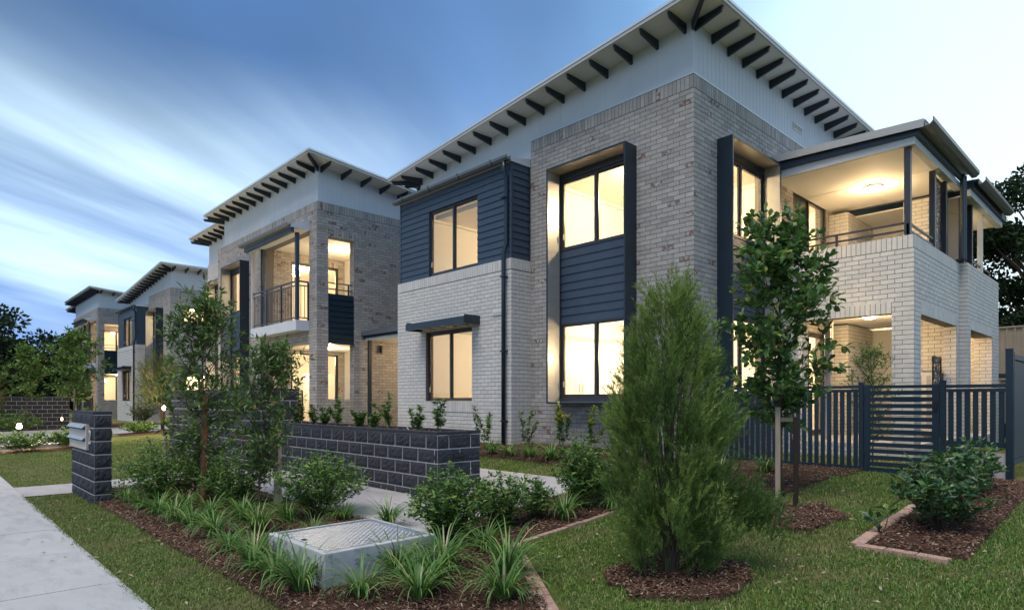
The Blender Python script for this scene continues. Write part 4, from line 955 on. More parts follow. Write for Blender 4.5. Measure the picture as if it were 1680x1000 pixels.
# turf: real blades
LAWNS = [([(4.52, 4.55), (2.36, 1.50), (2.36, 1.0), (10.4, 1.0), (10.4, 5.6), (9.6, 5.7), (9.3, 5.7), (7.9, 5.7), (7.4, 4.5)], 6500, 5.5), ([(2.3, -.3), (9.9, -.3), (9.9, 1.12), (2.36, 1.12)], 5000, 6),
         ([(1.25, 3.4), (1.99, 3.4), (1.99, 12.66), (1.25, 12.66)], 6500, 6), ([(7.32, 5.6), (8.05, 5.6), (8.2, 14.0), (7.32, 14.0)], 2200, 30),
         ([(1.28, 14.2), (6.0, 14.2), (6.1, 25), (1.28, 25)], 700, 40), ([(10.6, 3.0), (12.9, 1.6), (12.9, 5.7), (10.6, 5.7)], 700, 30)]
def turf():
    g = np.random.default_rng(11); Qs = []; Ls = []
    for p, dn, fall in LAWNS:
        a = np.array(p); lo, hi = a.min(0), a.max(0); n = int((hi - lo).prod() * dn)
        q = lo + g.random((n, 2)) * (hi - lo); q = q[inside(q, p)]
        d = np.hypot(q[:, 0], q[:, 1]); keep = g.random(len(q)) < np.clip((fall / d) ** 1.2, 0, 1); q = q[keep]; d = d[keep]
        for nm in ('bottlebrush', 'sapling', 'side', 'hedge'):
            k = ~inside(q, BEDS[nm]); q = q[k]; d = d[k]
        Qs.append(q); Ls.append(np.clip(.8 + d * .035, .9, 1.9))
    Q = np.concatenate(Qs); sc_ = np.concatenate(Ls); n = len(Q)
    # patchy growth: clumps lean together, thin spots
    ph = np.sin(Q[:, 0] * 9 + np.sin(Q[:, 1] * 7) * 2) + np.sin(Q[:, 1] * 11 + Q[:, 0] * 3)
    keep = g.random(n) < np.clip(.78 + .16 * ph, .35, 1); Q = Q[keep]; sc_ = sc_[keep]; n = len(Q)
    th = g.random(n) * 6.283; lean = g.uniform(.25, 1.15, n); h = g.uniform(.018, .042, n) * np.sqrt(sc_); wd = g.uniform(.0022, .0038, n) * sc_ * 1.15
    D = np.column_stack([np.cos(th), np.sin(th), np.zeros(n)]); S = np.column_stack([-np.sin(th), np.cos(th), np.zeros(n)]) * wd[:, None]
    B = np.column_stack([Q, gz(Q[:, 0], Q[:, 1]) - .004]); Zv = np.array([[0, 0, 1.]])
    M_ = B + D * (h * lean * .35)[:, None] + Zv * (h * .62)[:, None]; T = B + D * (h * lean)[:, None] + Zv * (h * (1.05 - .35 * lean))[:, None]
    V = np.stack([B - S, B + S, M_ + S * .8, M_ - S * .8, T], 1).reshape(-1, 3); i5 = np.arange(n)[:, None, None] * 5
    F = (i5 + np.array([[0, 1, 2], [0, 2, 3], [3, 2, 4]])[None]).reshape(-1, 3)
    return np_mesh('turf_grass', V, F, 'grass_blade', np.repeat(g.random(n), 3))
def edge_tufts():
    g = np.random.default_rng(77); Q = []
    for (a, b, dn) in (((1.27, 3.4), (1.27, 12.7), 170), ((1.98, 3.4), (1.98, 11.0), 120), ((4.53, 4.60), (2.38, 1.60), 150), ((4.55, 4.50), (7.2, 4.43), 110), ((6.08, 1.2), (6.08, 2.0), 150), ((6.1, 2.02), (8.4, 2.02), 110), ((10.3, 3.3), (10.3, 5.6), 100), ((6.2, 1.12), (9.5, 1.12), 120)):
        a = np.array(a); b = np.array(b); L = np.linalg.norm(b - a); n = int(L * dn); f = g.random(n); k = np.sin(f * L * 6) + np.sin(f * L * 15); f = f[k > -.4]; Q.append(a + (b - a) * f[:, None] + g.normal(0, .018, (len(f), 2)))
    for p in (BEDS['bottlebrush'], BEDS['sapling']):
        p = np.array(p); q = np.roll(p, -1, 0)
        for a, b in zip(p, q): n = int(np.linalg.norm(b - a) * 130); f = g.random(n); Q.append(a + (b - a) * f[:, None] + g.normal(0, .02, (n, 2)))
    Q = np.concatenate(Q); n = len(Q); P = np.column_stack([Q, gz(Q[:, 0], Q[:, 1])]); D = g.normal(0, .55, (n, 3)); D[:, 2] = 1
    V, F, _ = leaf_geo(P, D, g.uniform(.035, .085, n), .0055, TNEED, g, g.normal(0, 1, (n, 3))); return np_mesh('edge_grass', V, F, 'grass_blade', g.random(n))
gr = link('turf_grass', turf()); gr['kind'] = 'stuff'

# ================================================================== masonry in the garden
def block_wall(name, label, cat, corners, z0, z1, th, course=.2, L=.4, cap=.045, faces=('-X', '-Y'), group=None, ind=True, rough=.012):
    """split-face block wall on a box footprint (x0,y0,x1,y1)"""
    global ORG
    x0, y0, x1, y1 = corners; ORG = Vector(((x0 + x1) / 2, (y0 + y1) / 2, z0)); root = thing(name, label, cat, ORG, group)
    zc = z1 - cap; cr = .0
    if th: core_ = MB(); core_.box(x0 + cr, y0 + cr, z0, x0 + th, y1 - cr, zc); core_.box(x1 - th, y0 + cr, z0, x1 - cr, y1 - cr, zc); core_.box(x0 + th, y0 + cr, z0, x1 - th, y0 + th, zc); core_.box(x0 + th, y1 - th, z0, x1 - th, y1 - cr, zc)
    else: core_ = MB(); core_.box(x0 + cr, y0 + cr, z0, x1 - cr, y1 - cr, zc)
    c_ = core_.build('mortar_core', 'block_mortar', root)
    rr = random.Random(len(label)); n = int(math.ceil((zc - z0) / course))
    protos = {}
    def proto(k, l, w, h):
        key = (k, round(l, 3), round(w, 3), round(h, 3))
        if key in protos: return protos[key]
        r_ = np.random.default_rng(k * 7 + int(l * 100)); NX, NZ = (7, 4)
        V = []; F = []
        for j in range(NZ + 1):
            for i in range(NX + 1):
                e = i in (0, NX) or j in (0, NZ)
                V.append((l * i / NX, -(.004 if e else r_.uniform(.008, rough + .012)), h * j / NZ))
        for j in range(NZ):
            for i in range(NX): b = j * (NX + 1) + i; F.append((b, b + 1, b + NX + 2, b + NX + 1))
        b = len(V); V += [(0, w, 0), (l, w, 0), (l, w, h), (0, w, h)]
        c = [0, NX, (NZ + 1) * (NX + 1) - 1, NZ * (NX + 1)]
        F += [(c[1], b + 1, b + 2, c[2]), (b, c[0], c[3], b + 3), (c[3], c[2], b + 2, b + 3), (c[0], b, b + 1, c[1])]
        me = bpy.data.meshes.new('block'); me.from_pydata(V, [], F); me.materials.append(MATS['block_face']); protos[key] = me; return me
    spans = {'-X': (x0, y0, y1), '-Y': (y0, x0, x1), '+X': (x1, y0, y1), '+Y': (y1, x0, x1)}
    for face in faces:
        pl, a, b = spans[face]; ang, o, u, nn = face_frame(face, pl, a, b); W = b - a
        for r in range(n):
            zt_ = zc - r * course - .008; zb = max(z0, zc - (r + 1) * course + .008)
            if zt_ - zb < .03: continue
            x = -L / 2 * ((r + (face in ('-Y', '+Y'))) % 2)
            while x < W - .02:
                p, q = max(x, 0), min(x + L, W)
                if W - q < .05: q = W
                if q - p > .04:
                    l = q - p - (.008 if p > 0 else 0) - (.008 if q < W else 0); st = p + (.008 if p > 0 else 0)
                    if p == 0 and face in ('-X', '-Y'): pass
                    ob = link('block', proto(rr.randrange(3), l - (.004 if q >= W else 0), .010, zt_ - zb), root)
                    ob.location = o + u * (st + (.002 if p == 0 else 0)) + Vector((0, 0, zb)) - ORG - nn * 0; ob.rotation_euler = (0, 0, R(ang))
                x += L
    # capping tiles
    capw = th if th else (x1 - x0)
    def caps(xa, ya, xb, yb, along):
        L2 = .4; tot = (yb - ya) if along == 'y' else (xb - xa); k = max(1, round(tot / L2)); st = tot / k
        for i in range(k):
            m = MB()
            if along == 'y': m.box(xa - .012, ya + i * st + .003, zc + .003, xb + .012, ya + (i + 1) * st - .003, z1)
            else: m.box(xa + i * st + .003, ya - .012, zc + .003, xa + (i + 1) * st - .003, yb + .012, z1)
            m.build('cap_tile', 'block_face', root)
    if th:
        caps(x0, y0, x0 + th, y1, 'y'); caps(x1 - th, y0, x1, y1, 'y'); caps(x0 + th + .013, y0, x1 - th - .013, y0 + th, 'x')
    else: caps(x0, y0, x1, y1, 'y' if (y1 - y0) > (x1 - x0) else 'x')
    return root
pl = block_wall('block_planter', 'long low planter of dark split-face blocks with light joints, filled with young plants', 'planter', (5.32, 7.11, 6.10, 12.58), .10, 1.11, .16, faces=('-X', '-Y', '+X'))
m = MB()
m.box(5.48 - ORG.x * 0, 7.27, .8, 5.94, 12.42, 1.04)
o = m.build('planter_soil', 'soil', pl)
ch = []; P_ = rng.random((1500, 2)) * [.44, 5.1] + [5.49, 7.3]
n = len(P_); th_ = rng.random(n) * 6.28; Lc = rng.uniform(.02, .05, n)
U = np.column_stack([np.cos(th_), np.sin(th_), rng.normal(0, .4, n)]) * Lc[:, None] / 2; S_ = np.column_stack([-np.sin(th_), np.cos(th_), rng.normal(0, .4, n)]) * Lc[:, None] / 5; c = np.column_stack([P_, rng.uniform(1.05, 1.10, n)]) - np.array([ORG.x, ORG.y, ORG.z])
bm_ = link('bark_mulch', np_mesh('bark_mulch', np.stack([c - U - S_, c + U - S_, c + U + S_, c - U + S_], 1).reshape(-1, 3), np.arange(n * 4).reshape(-1, 4), 'bark_chip', rng.random(n)), pl); bm_['kind'] = 'stuff'
def steplight(root, cx, face, plane, z):
    m = MB(); fbox(m, face, plane, cx - .10, cx + .10, z - .055, z + .055, -.005, .028); a = m.build('step_light', 'black_plastic', root)
    m = MB(); fbox(m, face, plane, cx - .085, cx + .085, z + .012, z + .045, .028, .040); m.build('louvre', 'dark_frame', a)
steplight(pl, 5.68, '-Y', 7.11, .74); steplight(pl, 10.2, '-X', 5.32, .60)
ORG = Vector((0, 0, 0))
block_wall('courtyard_wall', 'tall dark block wall behind the staked trees, joining the left end of the low planter', 'wall', (4.85, 12.62, 5.85, 18.1), .05, 1.80, .20, faces=('-X', '-Y'))
ORG = Vector((0, 0, 0))
fw = block_wall('boundary_wall', 'far dark block wall across the driveway with small lights on it', 'wall', (1.6, 38.5, 5.7, 38.8), .0, 1.78, 0, faces=('-Y',), ind=False)
ORG = Vector((0, 0, 0))
lb = block_wall('letterbox_pillar', 'freestanding pillar of dark rough blocks holding two metal letterboxes', 'pillar', (1.95, 11.10, 2.17, 12.87), -.05, 1.385, 0, faces=('-X', '-Y', '+X'), L=.42)
m = MB(); m.box(1.900, 11.40, .80, 1.949, 12.80, 1.19)
b = m.build('letterbox_panel', 'letterbox_metal', lb)
for z in (1.135, .955):
    m = MB(); m.hexa([(1.85, 11.46, z - .005), (1.898, 11.46, z + .03), (1.898, 12.78, z + .03), (1.85, 12.78, z - .005), (1.855, 11.46, z + .002), (1.898, 11.46, z + .045), (1.898, 12.78, z + .045), (1.855, 12.78, z + .002)])
    m.build('letter_flap', 'galvanised', b)
    m = MB(); m.box(1.896, 11.47, z - .035, 1.8995, 12.77, z + .02); m.build('letter_slot', 'black_plastic', b)
cu = bpy.data.curves.new('numeral', 'FONT'); cu.body = '2'; cu.size = .30; cu.extrude = .006; cu.align_x = 'CENTER'; cu.materials.append(MATS['numeral_metal'])
nu = link('numeral', cu, lb); nu.location = Vector((1.918, 11.25, .90)) - ORG; nu.rotation_euler = (R(90), 0, R(-90))
ORG = Vector((0, 0, 0))

# utility pit
ORG = Vector((2.93, 5.23, .02)); pit = thing('utility_pit', 'square raised concrete pit box with a galvanised chequer plate lid', 'pit box', ORG)
x0, x1, y0, y1, zt = 2.38, 3.48, 4.68, 5.78, .327
m = MB(); m.box(x0, y0, -.02, x0 + .07, y1, zt); m.box(x1 - .07, y0, -.02, x1, y1, zt); m.box(x0 + .07, y0, -.02, x1 - .07, y0 + .07, zt); m.box(x0 + .07, y1 - .07, -.02, x1 - .07, y1, zt); m.box(x0 + .07, y0 + .07, .2, x1 - .07, y1 - .07, zt - .03)
m.build('concrete_box', 'pit_concrete', pit, bevel=.008)
m = MB()
for (a, b, c, d) in ((x0 + .055, y0 + .055, x0 + .075, y1 - .055), (x1 - .075, y0 + .055, x1 - .055, y1 - .055), (x0 + .075, y0 + .055, x1 - .075, y0 + .075), (x0 + .075, y1 - .075, x1 - .075, y1 - .055)): m.box(a, b, zt - .02, c, d, zt + .006)
m.build('lid_frame', 'galvanised', pit)
m = MB(); m.box(x0 + .078, y0 + .078, zt - .028, x1 - .078, y1 - .078, zt - .004); lid = m.build('lid', 'galvanised', pit)
m = MB(); m.box(x0 + .10, y1 - .52, zt - .004, x0 + .14, y1 - .46, zt + .0005); m.build('lifting_hole', 'black_plastic', lid)
st = .030; gx = np.arange(x0 + .10, x1 - .10, st); A, B = np.meshgrid(np.arange(len(gx)), np.arange(len(gx)), indexing='ij'); A = A.ravel(); B = B.ravel()
cx = x0 + .10 + A * st; cyy = y0 + .10 + B * st; sg = np.where((A + B) % 2 == 0, 1, -1); Lh, Wh = .0125, .0050
U = np.column_stack([np.ones_like(sg) * .707, sg * .707, 0 * sg]) * Lh; S_ = np.column_stack([-sg * .707, np.ones_like(sg) * .707, 0 * sg]) * Wh; c = np.column_stack([cx, cyy, np.full(len(cx), zt - .004)]) - np.array([ORG.x, ORG.y, ORG.z])
V = np.stack([c - U, c - S_, c + U, c + S_, c + [0, 0, .0048]], 1).reshape(-1, 3); n = len(cx)
tl = link('tread_lugs', np_mesh('tread_lugs', V, (np.arange(n)[:, None, None] * 5 + np.array([[0, 1, 4], [1, 2, 4], [2, 3, 4], [3, 0, 4]])[None]).reshape(-1, 3), 'galvanised', rng.random(n * 4)), lid); tl['kind'] = 'stuff'
ORG = Vector((0, 0, 0))

# clay paver edging
def edging(label, pts, w=.105, L=.225, flat=True):
    p0 = pts[0]; base = Vector((p0[0], p0[1], gzf(*p0))); root = thing('brick_edging', label, 'edging', base, 'clay paver edging along the beds')
    me = bpy.data.meshes.new('paver'); mm = MB().box(-.5, -.5, 0, .5, .5, 1); me.from_pydata(mm.v, [], mm.f); me.materials.append(MATS['paver_clay'])
    rr = random.Random(2)
    for (a, b) in zip(pts, pts[1:]):
        a = Vector(a); b = Vector(b); d = b - a; n = max(1, round(d.length / L)); u = d.normalized(); ang = math.atan2(u.y, u.x)
        for k in range(n):
            c = a + d * ((k + .5) / n); o = link('paver', me, root); o.location = (c.x - base.x, c.y - base.y, gzf(c.x, c.y) - .043 - base.z)
            o.rotation_euler = (rr.uniform(-.02, .02), rr.uniform(-.02, .02) - math.atan2(gzf(c.x + u.x * .1, c.y + u.y * .1) - gzf(c.x, c.y), .1) , ang + rr.uniform(-.015, .015)); o.scale = (d.length / n - .012, w, .07 + rr.uniform(-.004, .004))
        mb = MB(); za, zb = gzf(a.x, a.y), gzf(b.x, b.y); s_ = Vector((-u.y, u.x)) * w * .48
        nn = 6
        for k in range(nn):
            p = a + d * k / nn; q = a + d * (k + 1) / nn; zp, zq = gzf(p.x, p.y) + .014, gzf(q.x, q.y) + .014
            mb.hexa([(p.x - s_.x, p.y - s_.y, zp - .05), (q.x - s_.x, q.y - s_.y, zq - .05), (q.x + s_.x, q.y + s_.y, zq - .05), (p.x + s_.x, p.y + s_.y, zp - .05), (p.x - s_.x, p.y - s_.y, zp), (q.x - s_.x, q.y - s_.y, zq), (q.x + s_.x, q.y + s_.y, zq), (p.x + s_.x, p.y + s_.y, zp)])
        mb.v = [(x - base.x, y - base.y, z - base.z) for x, y, z in mb.v]; mb.build('mortar_bed', 'paver_joint', root)
    return root
edging('red clay pavers edging the front bed, turning a corner beside the lawn', [(2.30, 1.69), (4.45, 4.68)], w=.125, L=.165)
edging('thin line of clay pavers running from the bed corner back behind the bottlebrush', [(4.52, 4.60), (7.2, 4.52)], w=.07)
edging('clay pavers bordering the dark bed beside the gate, left and front sides', [(8.6, 1.94), (6.14, 1.96), (6.10, 1.25)], w=.11)

# ================================================================== steel fences
FX = 10.5
def slat_fence(label, ya, yb, z0, z1, group='navy slatted front fence'):
    """vertical slats between two rails, along Y at x=FX, from ya (low) to yb"""
    global ORG
    ORG = Vector((FX, (ya + yb) / 2, z0)); root = thing('slat_fence', label, 'fence', ORG, group)
    for (za, zb, d) in ((z1 - .045, z1, .03), (z1 - .105, z1 - .06, .02), (z0, z0 + .075, .022)):
        MB().box(FX - d, ya, za, FX + d, yb, zb).build('rail', 'navy_metal', root)
    n = round((yb - ya) / .096); st = (yb - ya) / n; sl = None
    for i in range(n):
        yc = ya + (i + .5) * st
        if sl is None:
            sv = ORG; g0 = MB().box(-.009, -.031, 0, .009, .031, z1 - .105 - z0 - .075); ORG = Vector((0, 0, 0)); sl = g0.mesh('slat', 'navy_metal'); ORG = sv
        o = link('slat', sl, root); o.location = (FX - ORG.x, yc - ORG.y, .075)
    return root
def fence_post(root, x, y, z0, z1, w=.065):
    m = MB(); m.box(x - w / 2, y - w / 2, z0, x + w / 2, y + w / 2, z1); p = m.build('post', 'navy_metal', root)
    m = MB(); m.box(x - w / 2 - .004, y - w / 2 - .004, z1 + .0005, x + w / 2 + .004, y + w / 2 + .004, z1 + .018); m.build('post_cap', 'navy_metal', p)
lf = slat_fence('navy vertical slat fence left of the gate, running up to the brick wall', 3.32, 5.74, .48, 1.785)
fence_post(lf, FX, 3.285, .40, 1.81); fence_post(lf, FX, 5.70, .40, 1.80)
ORG = Vector((0, 0, 0))
rf_ = slat_fence('short navy vertical slat fence between the gate and the tall end post', 1.53, 2.19, .92, 1.775)
fence_post(rf_, FX, 2.235, .40, 1.82); fence_post(rf_, FX, 1.49, .45, 2.22, .08)
ORG = Vector((0, 0, 0))
ORG = Vector((FX, 2.75, .45)); gt = thing('garden_gate', 'navy metal gate of close horizontal slats in the front fence', 'gate', ORG)
ga0, ga1, gz0, gz1 = 2.28, 3.245, .46, 1.78
MB().box(FX - .02, ga0, gz0, FX + .02, ga0 + .075, gz1).build('stile', 'navy_metal', gt); MB().box(FX - .02, ga1 - .075, gz0, FX + .02, ga1, gz1).build('stile', 'navy_metal', gt)
MB().box(FX - .02, ga0 + .075, gz0, FX + .02, ga1 - .075, gz0 + .09).build('rail', 'navy_metal', gt); MB().box(FX - .02, ga0 + .075, gz1 - .045, FX + .02, ga1 - .075, gz1).build('rail', 'navy_metal', gt)
k = 0; z = gz1 - .045 - .036
while z - .062 > gz0 + .1:
    MB().box(FX - .010, ga0 + .07, z - .062, FX + .010, ga1 - .07, z).build('slat', 'navy_metal', gt); z -= .097
MB().box(FX - .05, ga0 + .02, 1.42, FX - .02, ga0 + .06, 1.54).build('latch', 'black_plastic', gt)
for z in (.7, 1.55): MB().box(FX - .03, ga1 - .01, z, FX + .0, ga1 + .012, z + .07).build('hinge', 'black_plastic', gt)
ORG = Vector((0, 0, 0))
# low concrete footing under the fence and a raised edge at its right end
kf = MB().box(FX - .16, 3.0, .30, FX + .14, 5.77, .455).build('fence_footing', 'pit_concrete'); tag(kf, 'rough low concrete footing under the slat fence left of the gate', 'footing')
kf = MB().box(FX - .02, 1.52, .30, FX + .25, 2.2, .84).build('retaining_edge', 'concrete_path'); tag(kf, 'pale concrete step under the short fence right of the gate', 'retaining wall')
# side boundary sheet fence running back from the tall post
ORG = Vector((12, 1.48, .5)); sf = thing('boundary_fence', 'tall blue-grey sheet metal fence running back from the end post at the right edge', 'fence', ORG)
for i in range(5):
    xa = FX + .05 + i * 2.4
    MB().box(xa, 1.465, .78, xa + 2.36, 1.495, 2.08).build('panel', 'boundary_steel', sf); MB().box(xa - .04, 1.445, .3, xa, 1.515, 2.2).build('post', 'boundary_steel', sf)
    MB().box(xa, 1.45, 2.10, xa + 2.36, 1.51, 2.17).build('rail', 'boundary_steel', sf); MB().box(xa, 1.45, .70, xa + 2.36, 1.51, .76).build('rail', 'boundary_steel', sf)
ORG = Vector((0, 0, 0))
# tan neighbour's fences behind the yard, one above the other on a retaining step
def ribbed(label, x, ya, yb, z0, z1):
    global ORG
    ORG = Vector((x, (ya + yb) / 2, z0)); root = thing('steel_fence', label, 'fence', ORG, 'tan sheet fences behind the yard')
    y = ya; k = 0
    while y < yb - .1:
        m = MB(); n = 12; w_ = 2.35 / n
        for i in range(n):
            a = y + i * w_; m.hexa([(x, a, z0), (x + .05, a, z0), (x + .05, a + w_, z0), (x, a + w_, z0), (x, a, z1), (x + .05, a, z1), (x + .05, a + w_, z1), (x, a + w_, z1)])
            m.box(x - .035, a + .02, z0, x - .001, a + .065, z1 - .002)
        m.build('panel', 'tan_steel', root); MB().box(x - .05, y - .03, z0, x + .08, y - .001, z1 + .03).build('post', 'tan_steel', root)
        MB().box(x - .045, y, z1, x + .06, y + 2.35, z1 + .05).build('rail', 'tan_steel', root); y += 2.38
    ORG = Vector((0, 0, 0)); return root
ribbed('tan ribbed steel fence behind the yard, upper one', 24.0, -2.5, 9.0, 2.35, 3.75)
ribbed('tan ribbed steel fence behind the yard, lower one below the dark gap', 22.8, -2.5, 9.0, .9, 2.15)
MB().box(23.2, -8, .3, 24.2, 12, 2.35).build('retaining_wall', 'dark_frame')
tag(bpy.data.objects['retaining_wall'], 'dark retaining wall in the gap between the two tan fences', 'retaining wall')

# porch canopy between the first two houses, with its post and wall light
ORG = Vector((9.9, 15.5, .5)); pc = thing('porch_canopy', 'dark porch canopy on a slim post between the first two houses', 'porch', ORG)
m = MB(); m.box(9.84, 14.16, 3.44, 12.6, 16.87, 3.60); m.build('canopy_fascia', 'navy_metal', pc) ; m = MB(); m.box(9.90, 14.2, 3.36, 12.6, 16.85, 3.437); m.build('canopy_ceiling', 'cream_paint', pc)
m = MB(); m.box(9.76, 14.16, 3.50, 9.838, 16.87, 3.63); m.build('gutter', 'gutter_metal', pc)
m = MB(); m.box(9.88, 16.60, .5, 9.97, 16.69, 3.36); m.build('post', 'navy_metal', pc)
m = MB(); m.box(13.0, 14.14, .4, 13.2, 16.86, 3.6); m.build('porch_wall', 'grey_brick', pc)
c = MB(); c.lathe([(.13, 0), (.13, -.04), (.05, -.07)], (11.4, 15.4, 3.36), 16); c.build('ceiling_light', 'lamp_glass', pc); plight(pc, (11.4, 15.4, 3.1), 25)
ORG = Vector((0, 0, 0))
wl = MB(); wl.tube([(10.42, 16.80, 3.02), (10.42, 16.80, 3.24)], .045, 12); wl.box(10.40, 16.80, 3.1, 10.44, 16.885, 3.14); wl = wl.build('wall_light', 'black_plastic'); tag(wl, 'small black cylinder wall light under the porch canopy', 'wall light')

# ================================================================== planting
TDIA = (np.array([[0, 0, 0], [.45, -.5, .06], [.5, 0, -.02], [.45, .5, .06], [1, 0, -.12]]), [(0, 1, 2), (0, 2, 3), (1, 4, 2), (2, 4, 3)])
TOVAL = (np.array([[0, 0, 0], [.30, -.36, .05], [.72, -.5, .04], [1, 0, -.08], [.72, .5, .04], [.30, .36, .05], [.5, 0, -.03]]), [(0, 1, 6), (1, 2, 6), (2, 3, 6), (3, 4, 6), (4, 5, 6), (5, 0, 6)])
TQUAD = (np.array([[0, -.5, 0], [1, -.35, 0], [1, .35, 0]]), [(0, 1, 2)])
TNEED = (np.array([[0, -.5, 0], [0, .5, 0], [1, 0, 0]]), [(0, 1, 2)])
TLEAF4 = (np.array([[0, 0, 0], [.5, -.5, .05], [1, 0, -.05], [.5, .5, .05]]), [(0, 1, 2), (0, 2, 3)])
def unit(a): return a / (np.linalg.norm(a, axis=-1, keepdims=True) + 1e-9)
def leaf_geo(P, D, L, W, tpl, g, N=None):
    n = len(P); D = unit(D)
    if N is None: N = g.normal(0, .55, (n, 3)) + [0, 0, 1.1]
    S = unit(np.cross(D, N)); Nn = np.cross(S, D); T, F = tpl
    L = np.broadcast_to(L, n)[:, None, None]; W = np.broadcast_to(W, n)[:, None, None]
    V = P[:, None] + D[:, None] * T[None, :, 0:1] * L + S[:, None] * T[None, :, 1:2] * W + Nn[:, None] * T[None, :, 2:3] * L
    k = len(T); FF = np.arange(n)[:, None, None] * k + np.array(F)[None]
    return V.reshape(-1, 3), FF.reshape(-1, 3), np.repeat(g.random(n), len(F))
def branch_pts(g, p, d, L, n=5, up=.25, wob=.12):
    out = [np.array(p, float)]; d = np.array(d, float)
    for i in range(n):
        d = d + [0, 0, up / n] + g.normal(0, wob / 2, 3); d /= np.linalg.norm(d); out.append(out[-1] + d * L / n)
    return np.array(out)
def plant_parts(root, wood, leaves, matw, matl, wname='trunk', lname='crown'):
    """wood: MB in local coords; leaves: list of (V,F,t)"""
    if wood and wood.v:
        me = bpy.data.meshes.new(wname); me.from_pydata(wood.v, [], wood.f); me.materials.append(MATS[matw]); me.polygons.foreach_set('use_smooth', [True] * len(me.polygons)); link(wname, me, root)
    off = 0; Vs = []; Fs = []; Ts = []
    for V, F, T in leaves: Vs.append(V); Fs.append(F + off); Ts.append(T); off += len(V)
    o = link(lname, np_mesh(lname, np.concatenate(Vs), np.concatenate(Fs), matl, np.concatenate(Ts)), root)
    return o

def sapling(root, seed, H, cb, rad, nbr, L, W, tpl, matl, trunk_r=.018, per=9, prof=None, nt=5, lean=(0, 0), upb=.5):
    """young tree: leader, rising side branches, twigs and leaves; all local to root"""
    g = np.random.default_rng(seed); w_ = MB()
    tp = branch_pts(g, (0, 0, -.05), (lean[0], lean[1], 1), H * .97, 9, .1, .07); w_.tube([tuple(p) for p in tp], list(np.linspace(trunk_r, .005, 10)), 7)
    prof = prof or (lambda h: math.sin(math.pi * min(1, max(.06, (h * .86 + .10)))) ** .8)
    LV = []; tips = []
    for i in range(nbr):
        h = (i + .5) / nbr; z = cb + (H * .93 - cb) * h; k = z / (H * .97) * 9; j = int(min(8, k)); p = tp[j] + (tp[j + 1] - tp[j]) * (k - j)
        az = i * 2.399 + g.normal(0, .35); bl = rad * prof(h) * g.uniform(.75, 1.2)
        bp = branch_pts(g, p, (math.cos(az), math.sin(az), .25 + upb * h + g.normal(0, .15)), bl, 5, .45, .2)
        w_.tube([tuple(q) for q in bp], list(np.linspace(.008, .003, 6)), 5, False); tips.append((bp, .55))
        for t_ in range(nt):
            f = g.uniform(.25, 1); q = bp[int(f * 5)]; d2 = unit(g.normal(0, 1, 3) * [1, 1, .6] + [0, 0, .55]); tl = g.uniform(.12, .26) * min(1.4, rad / .5)
            tw = branch_pts(g, q, d2, tl, 3, .2, .2); w_.tube([tuple(x) for x in tw], .0022, 4, False); tips.append((tw, 1))
    Pp = []; Dd = []
    for pts, dn in tips:
        seg = len(pts) - 1; m = int(per * dn * g.uniform(.8, 1.2)) + 2
        for k in range(m):
            f = g.uniform(.15, 1) * seg; j = min(seg - 1, int(f)); q = pts[j] + (pts[j + 1] - pts[j]) * (f - j); ax = pts[j + 1] - pts[j]; ax = ax / np.linalg.norm(ax)
            r_ = g.normal(0, 1, 3); r_ = r_ - ax * r_.dot(ax); r_ /= np.linalg.norm(r_); Pp.append(q); Dd.append(ax * .6 + r_ * .9)
        Pp.append(pts[-1]); Dd.append(pts[-1] - pts[-2])
    Pp = np.array(Pp); Dd = np.array(Dd); n = len(Pp)
    LV.append(leaf_geo(Pp, Dd, L * g.uniform(.65, 1.15, n), W * g.uniform(.7, 1.15, n), tpl, g))
    return plant_parts(root, w_, LV, 'bark', matl)
def shrub(root, seed, H, rx, ry, n, L, W, tpl, matl, stems=10, hole=.0, lname='foliage', flat=.9):
    """bushy shrub: stems fanning from the base, leaf rosettes spread through an uneven dome"""
    g = np.random.default_rng(seed); w_ = MB(); C = []; A = []
    ns = max(stems, n // 14)
    for i in range(ns):
        th = g.random() * 6.283; r_ = math.sqrt(g.random()) * .95; top = H * (1 - .45 * r_ ** 2) * g.uniform(.55, 1.06)
        e = np.array([rx * r_ * math.cos(th), ry * r_ * math.sin(th), top]); s0 = np.array([e[0] * .18, e[1] * .18, 0.])
        d = e - s0; pts = np.array([s0 + d * f * [f ** .3 if f else 0, f ** .3 if f else 0, 1] for f in (0, .35, .7, 1)]) + np.vstack([np.zeros(3), g.normal(0, .012, (3, 3))])
        if i < stems * 3: w_.tube([tuple(p) for p in pts], [.006, .005, .0035, .002], 5, False)
        m = max(4, n // ns)
        for k in range(m):
            f = 1 - g.random() ** 1.7 * .75; j = min(2, int(f * 3)); q = pts[j] + (pts[j + 1] - pts[j]) * (f * 3 - j)
            a = g.normal(0, 1, 3); a[2] = abs(a[2]) * .5 + .15; C.append(q + g.normal(0, .012, 3)); A.append(a)
    C = np.array(C); A = np.array(A); m = len(C)
    C[:, 2] = np.maximum(C[:, 2], .03)
    return plant_parts(root, w_, [leaf_geo(C, A, L * g.uniform(.6, 1.2, m), W * g.uniform(.7, 1.15, m), tpl, g)], 'bark', matl, 'stems', lname)
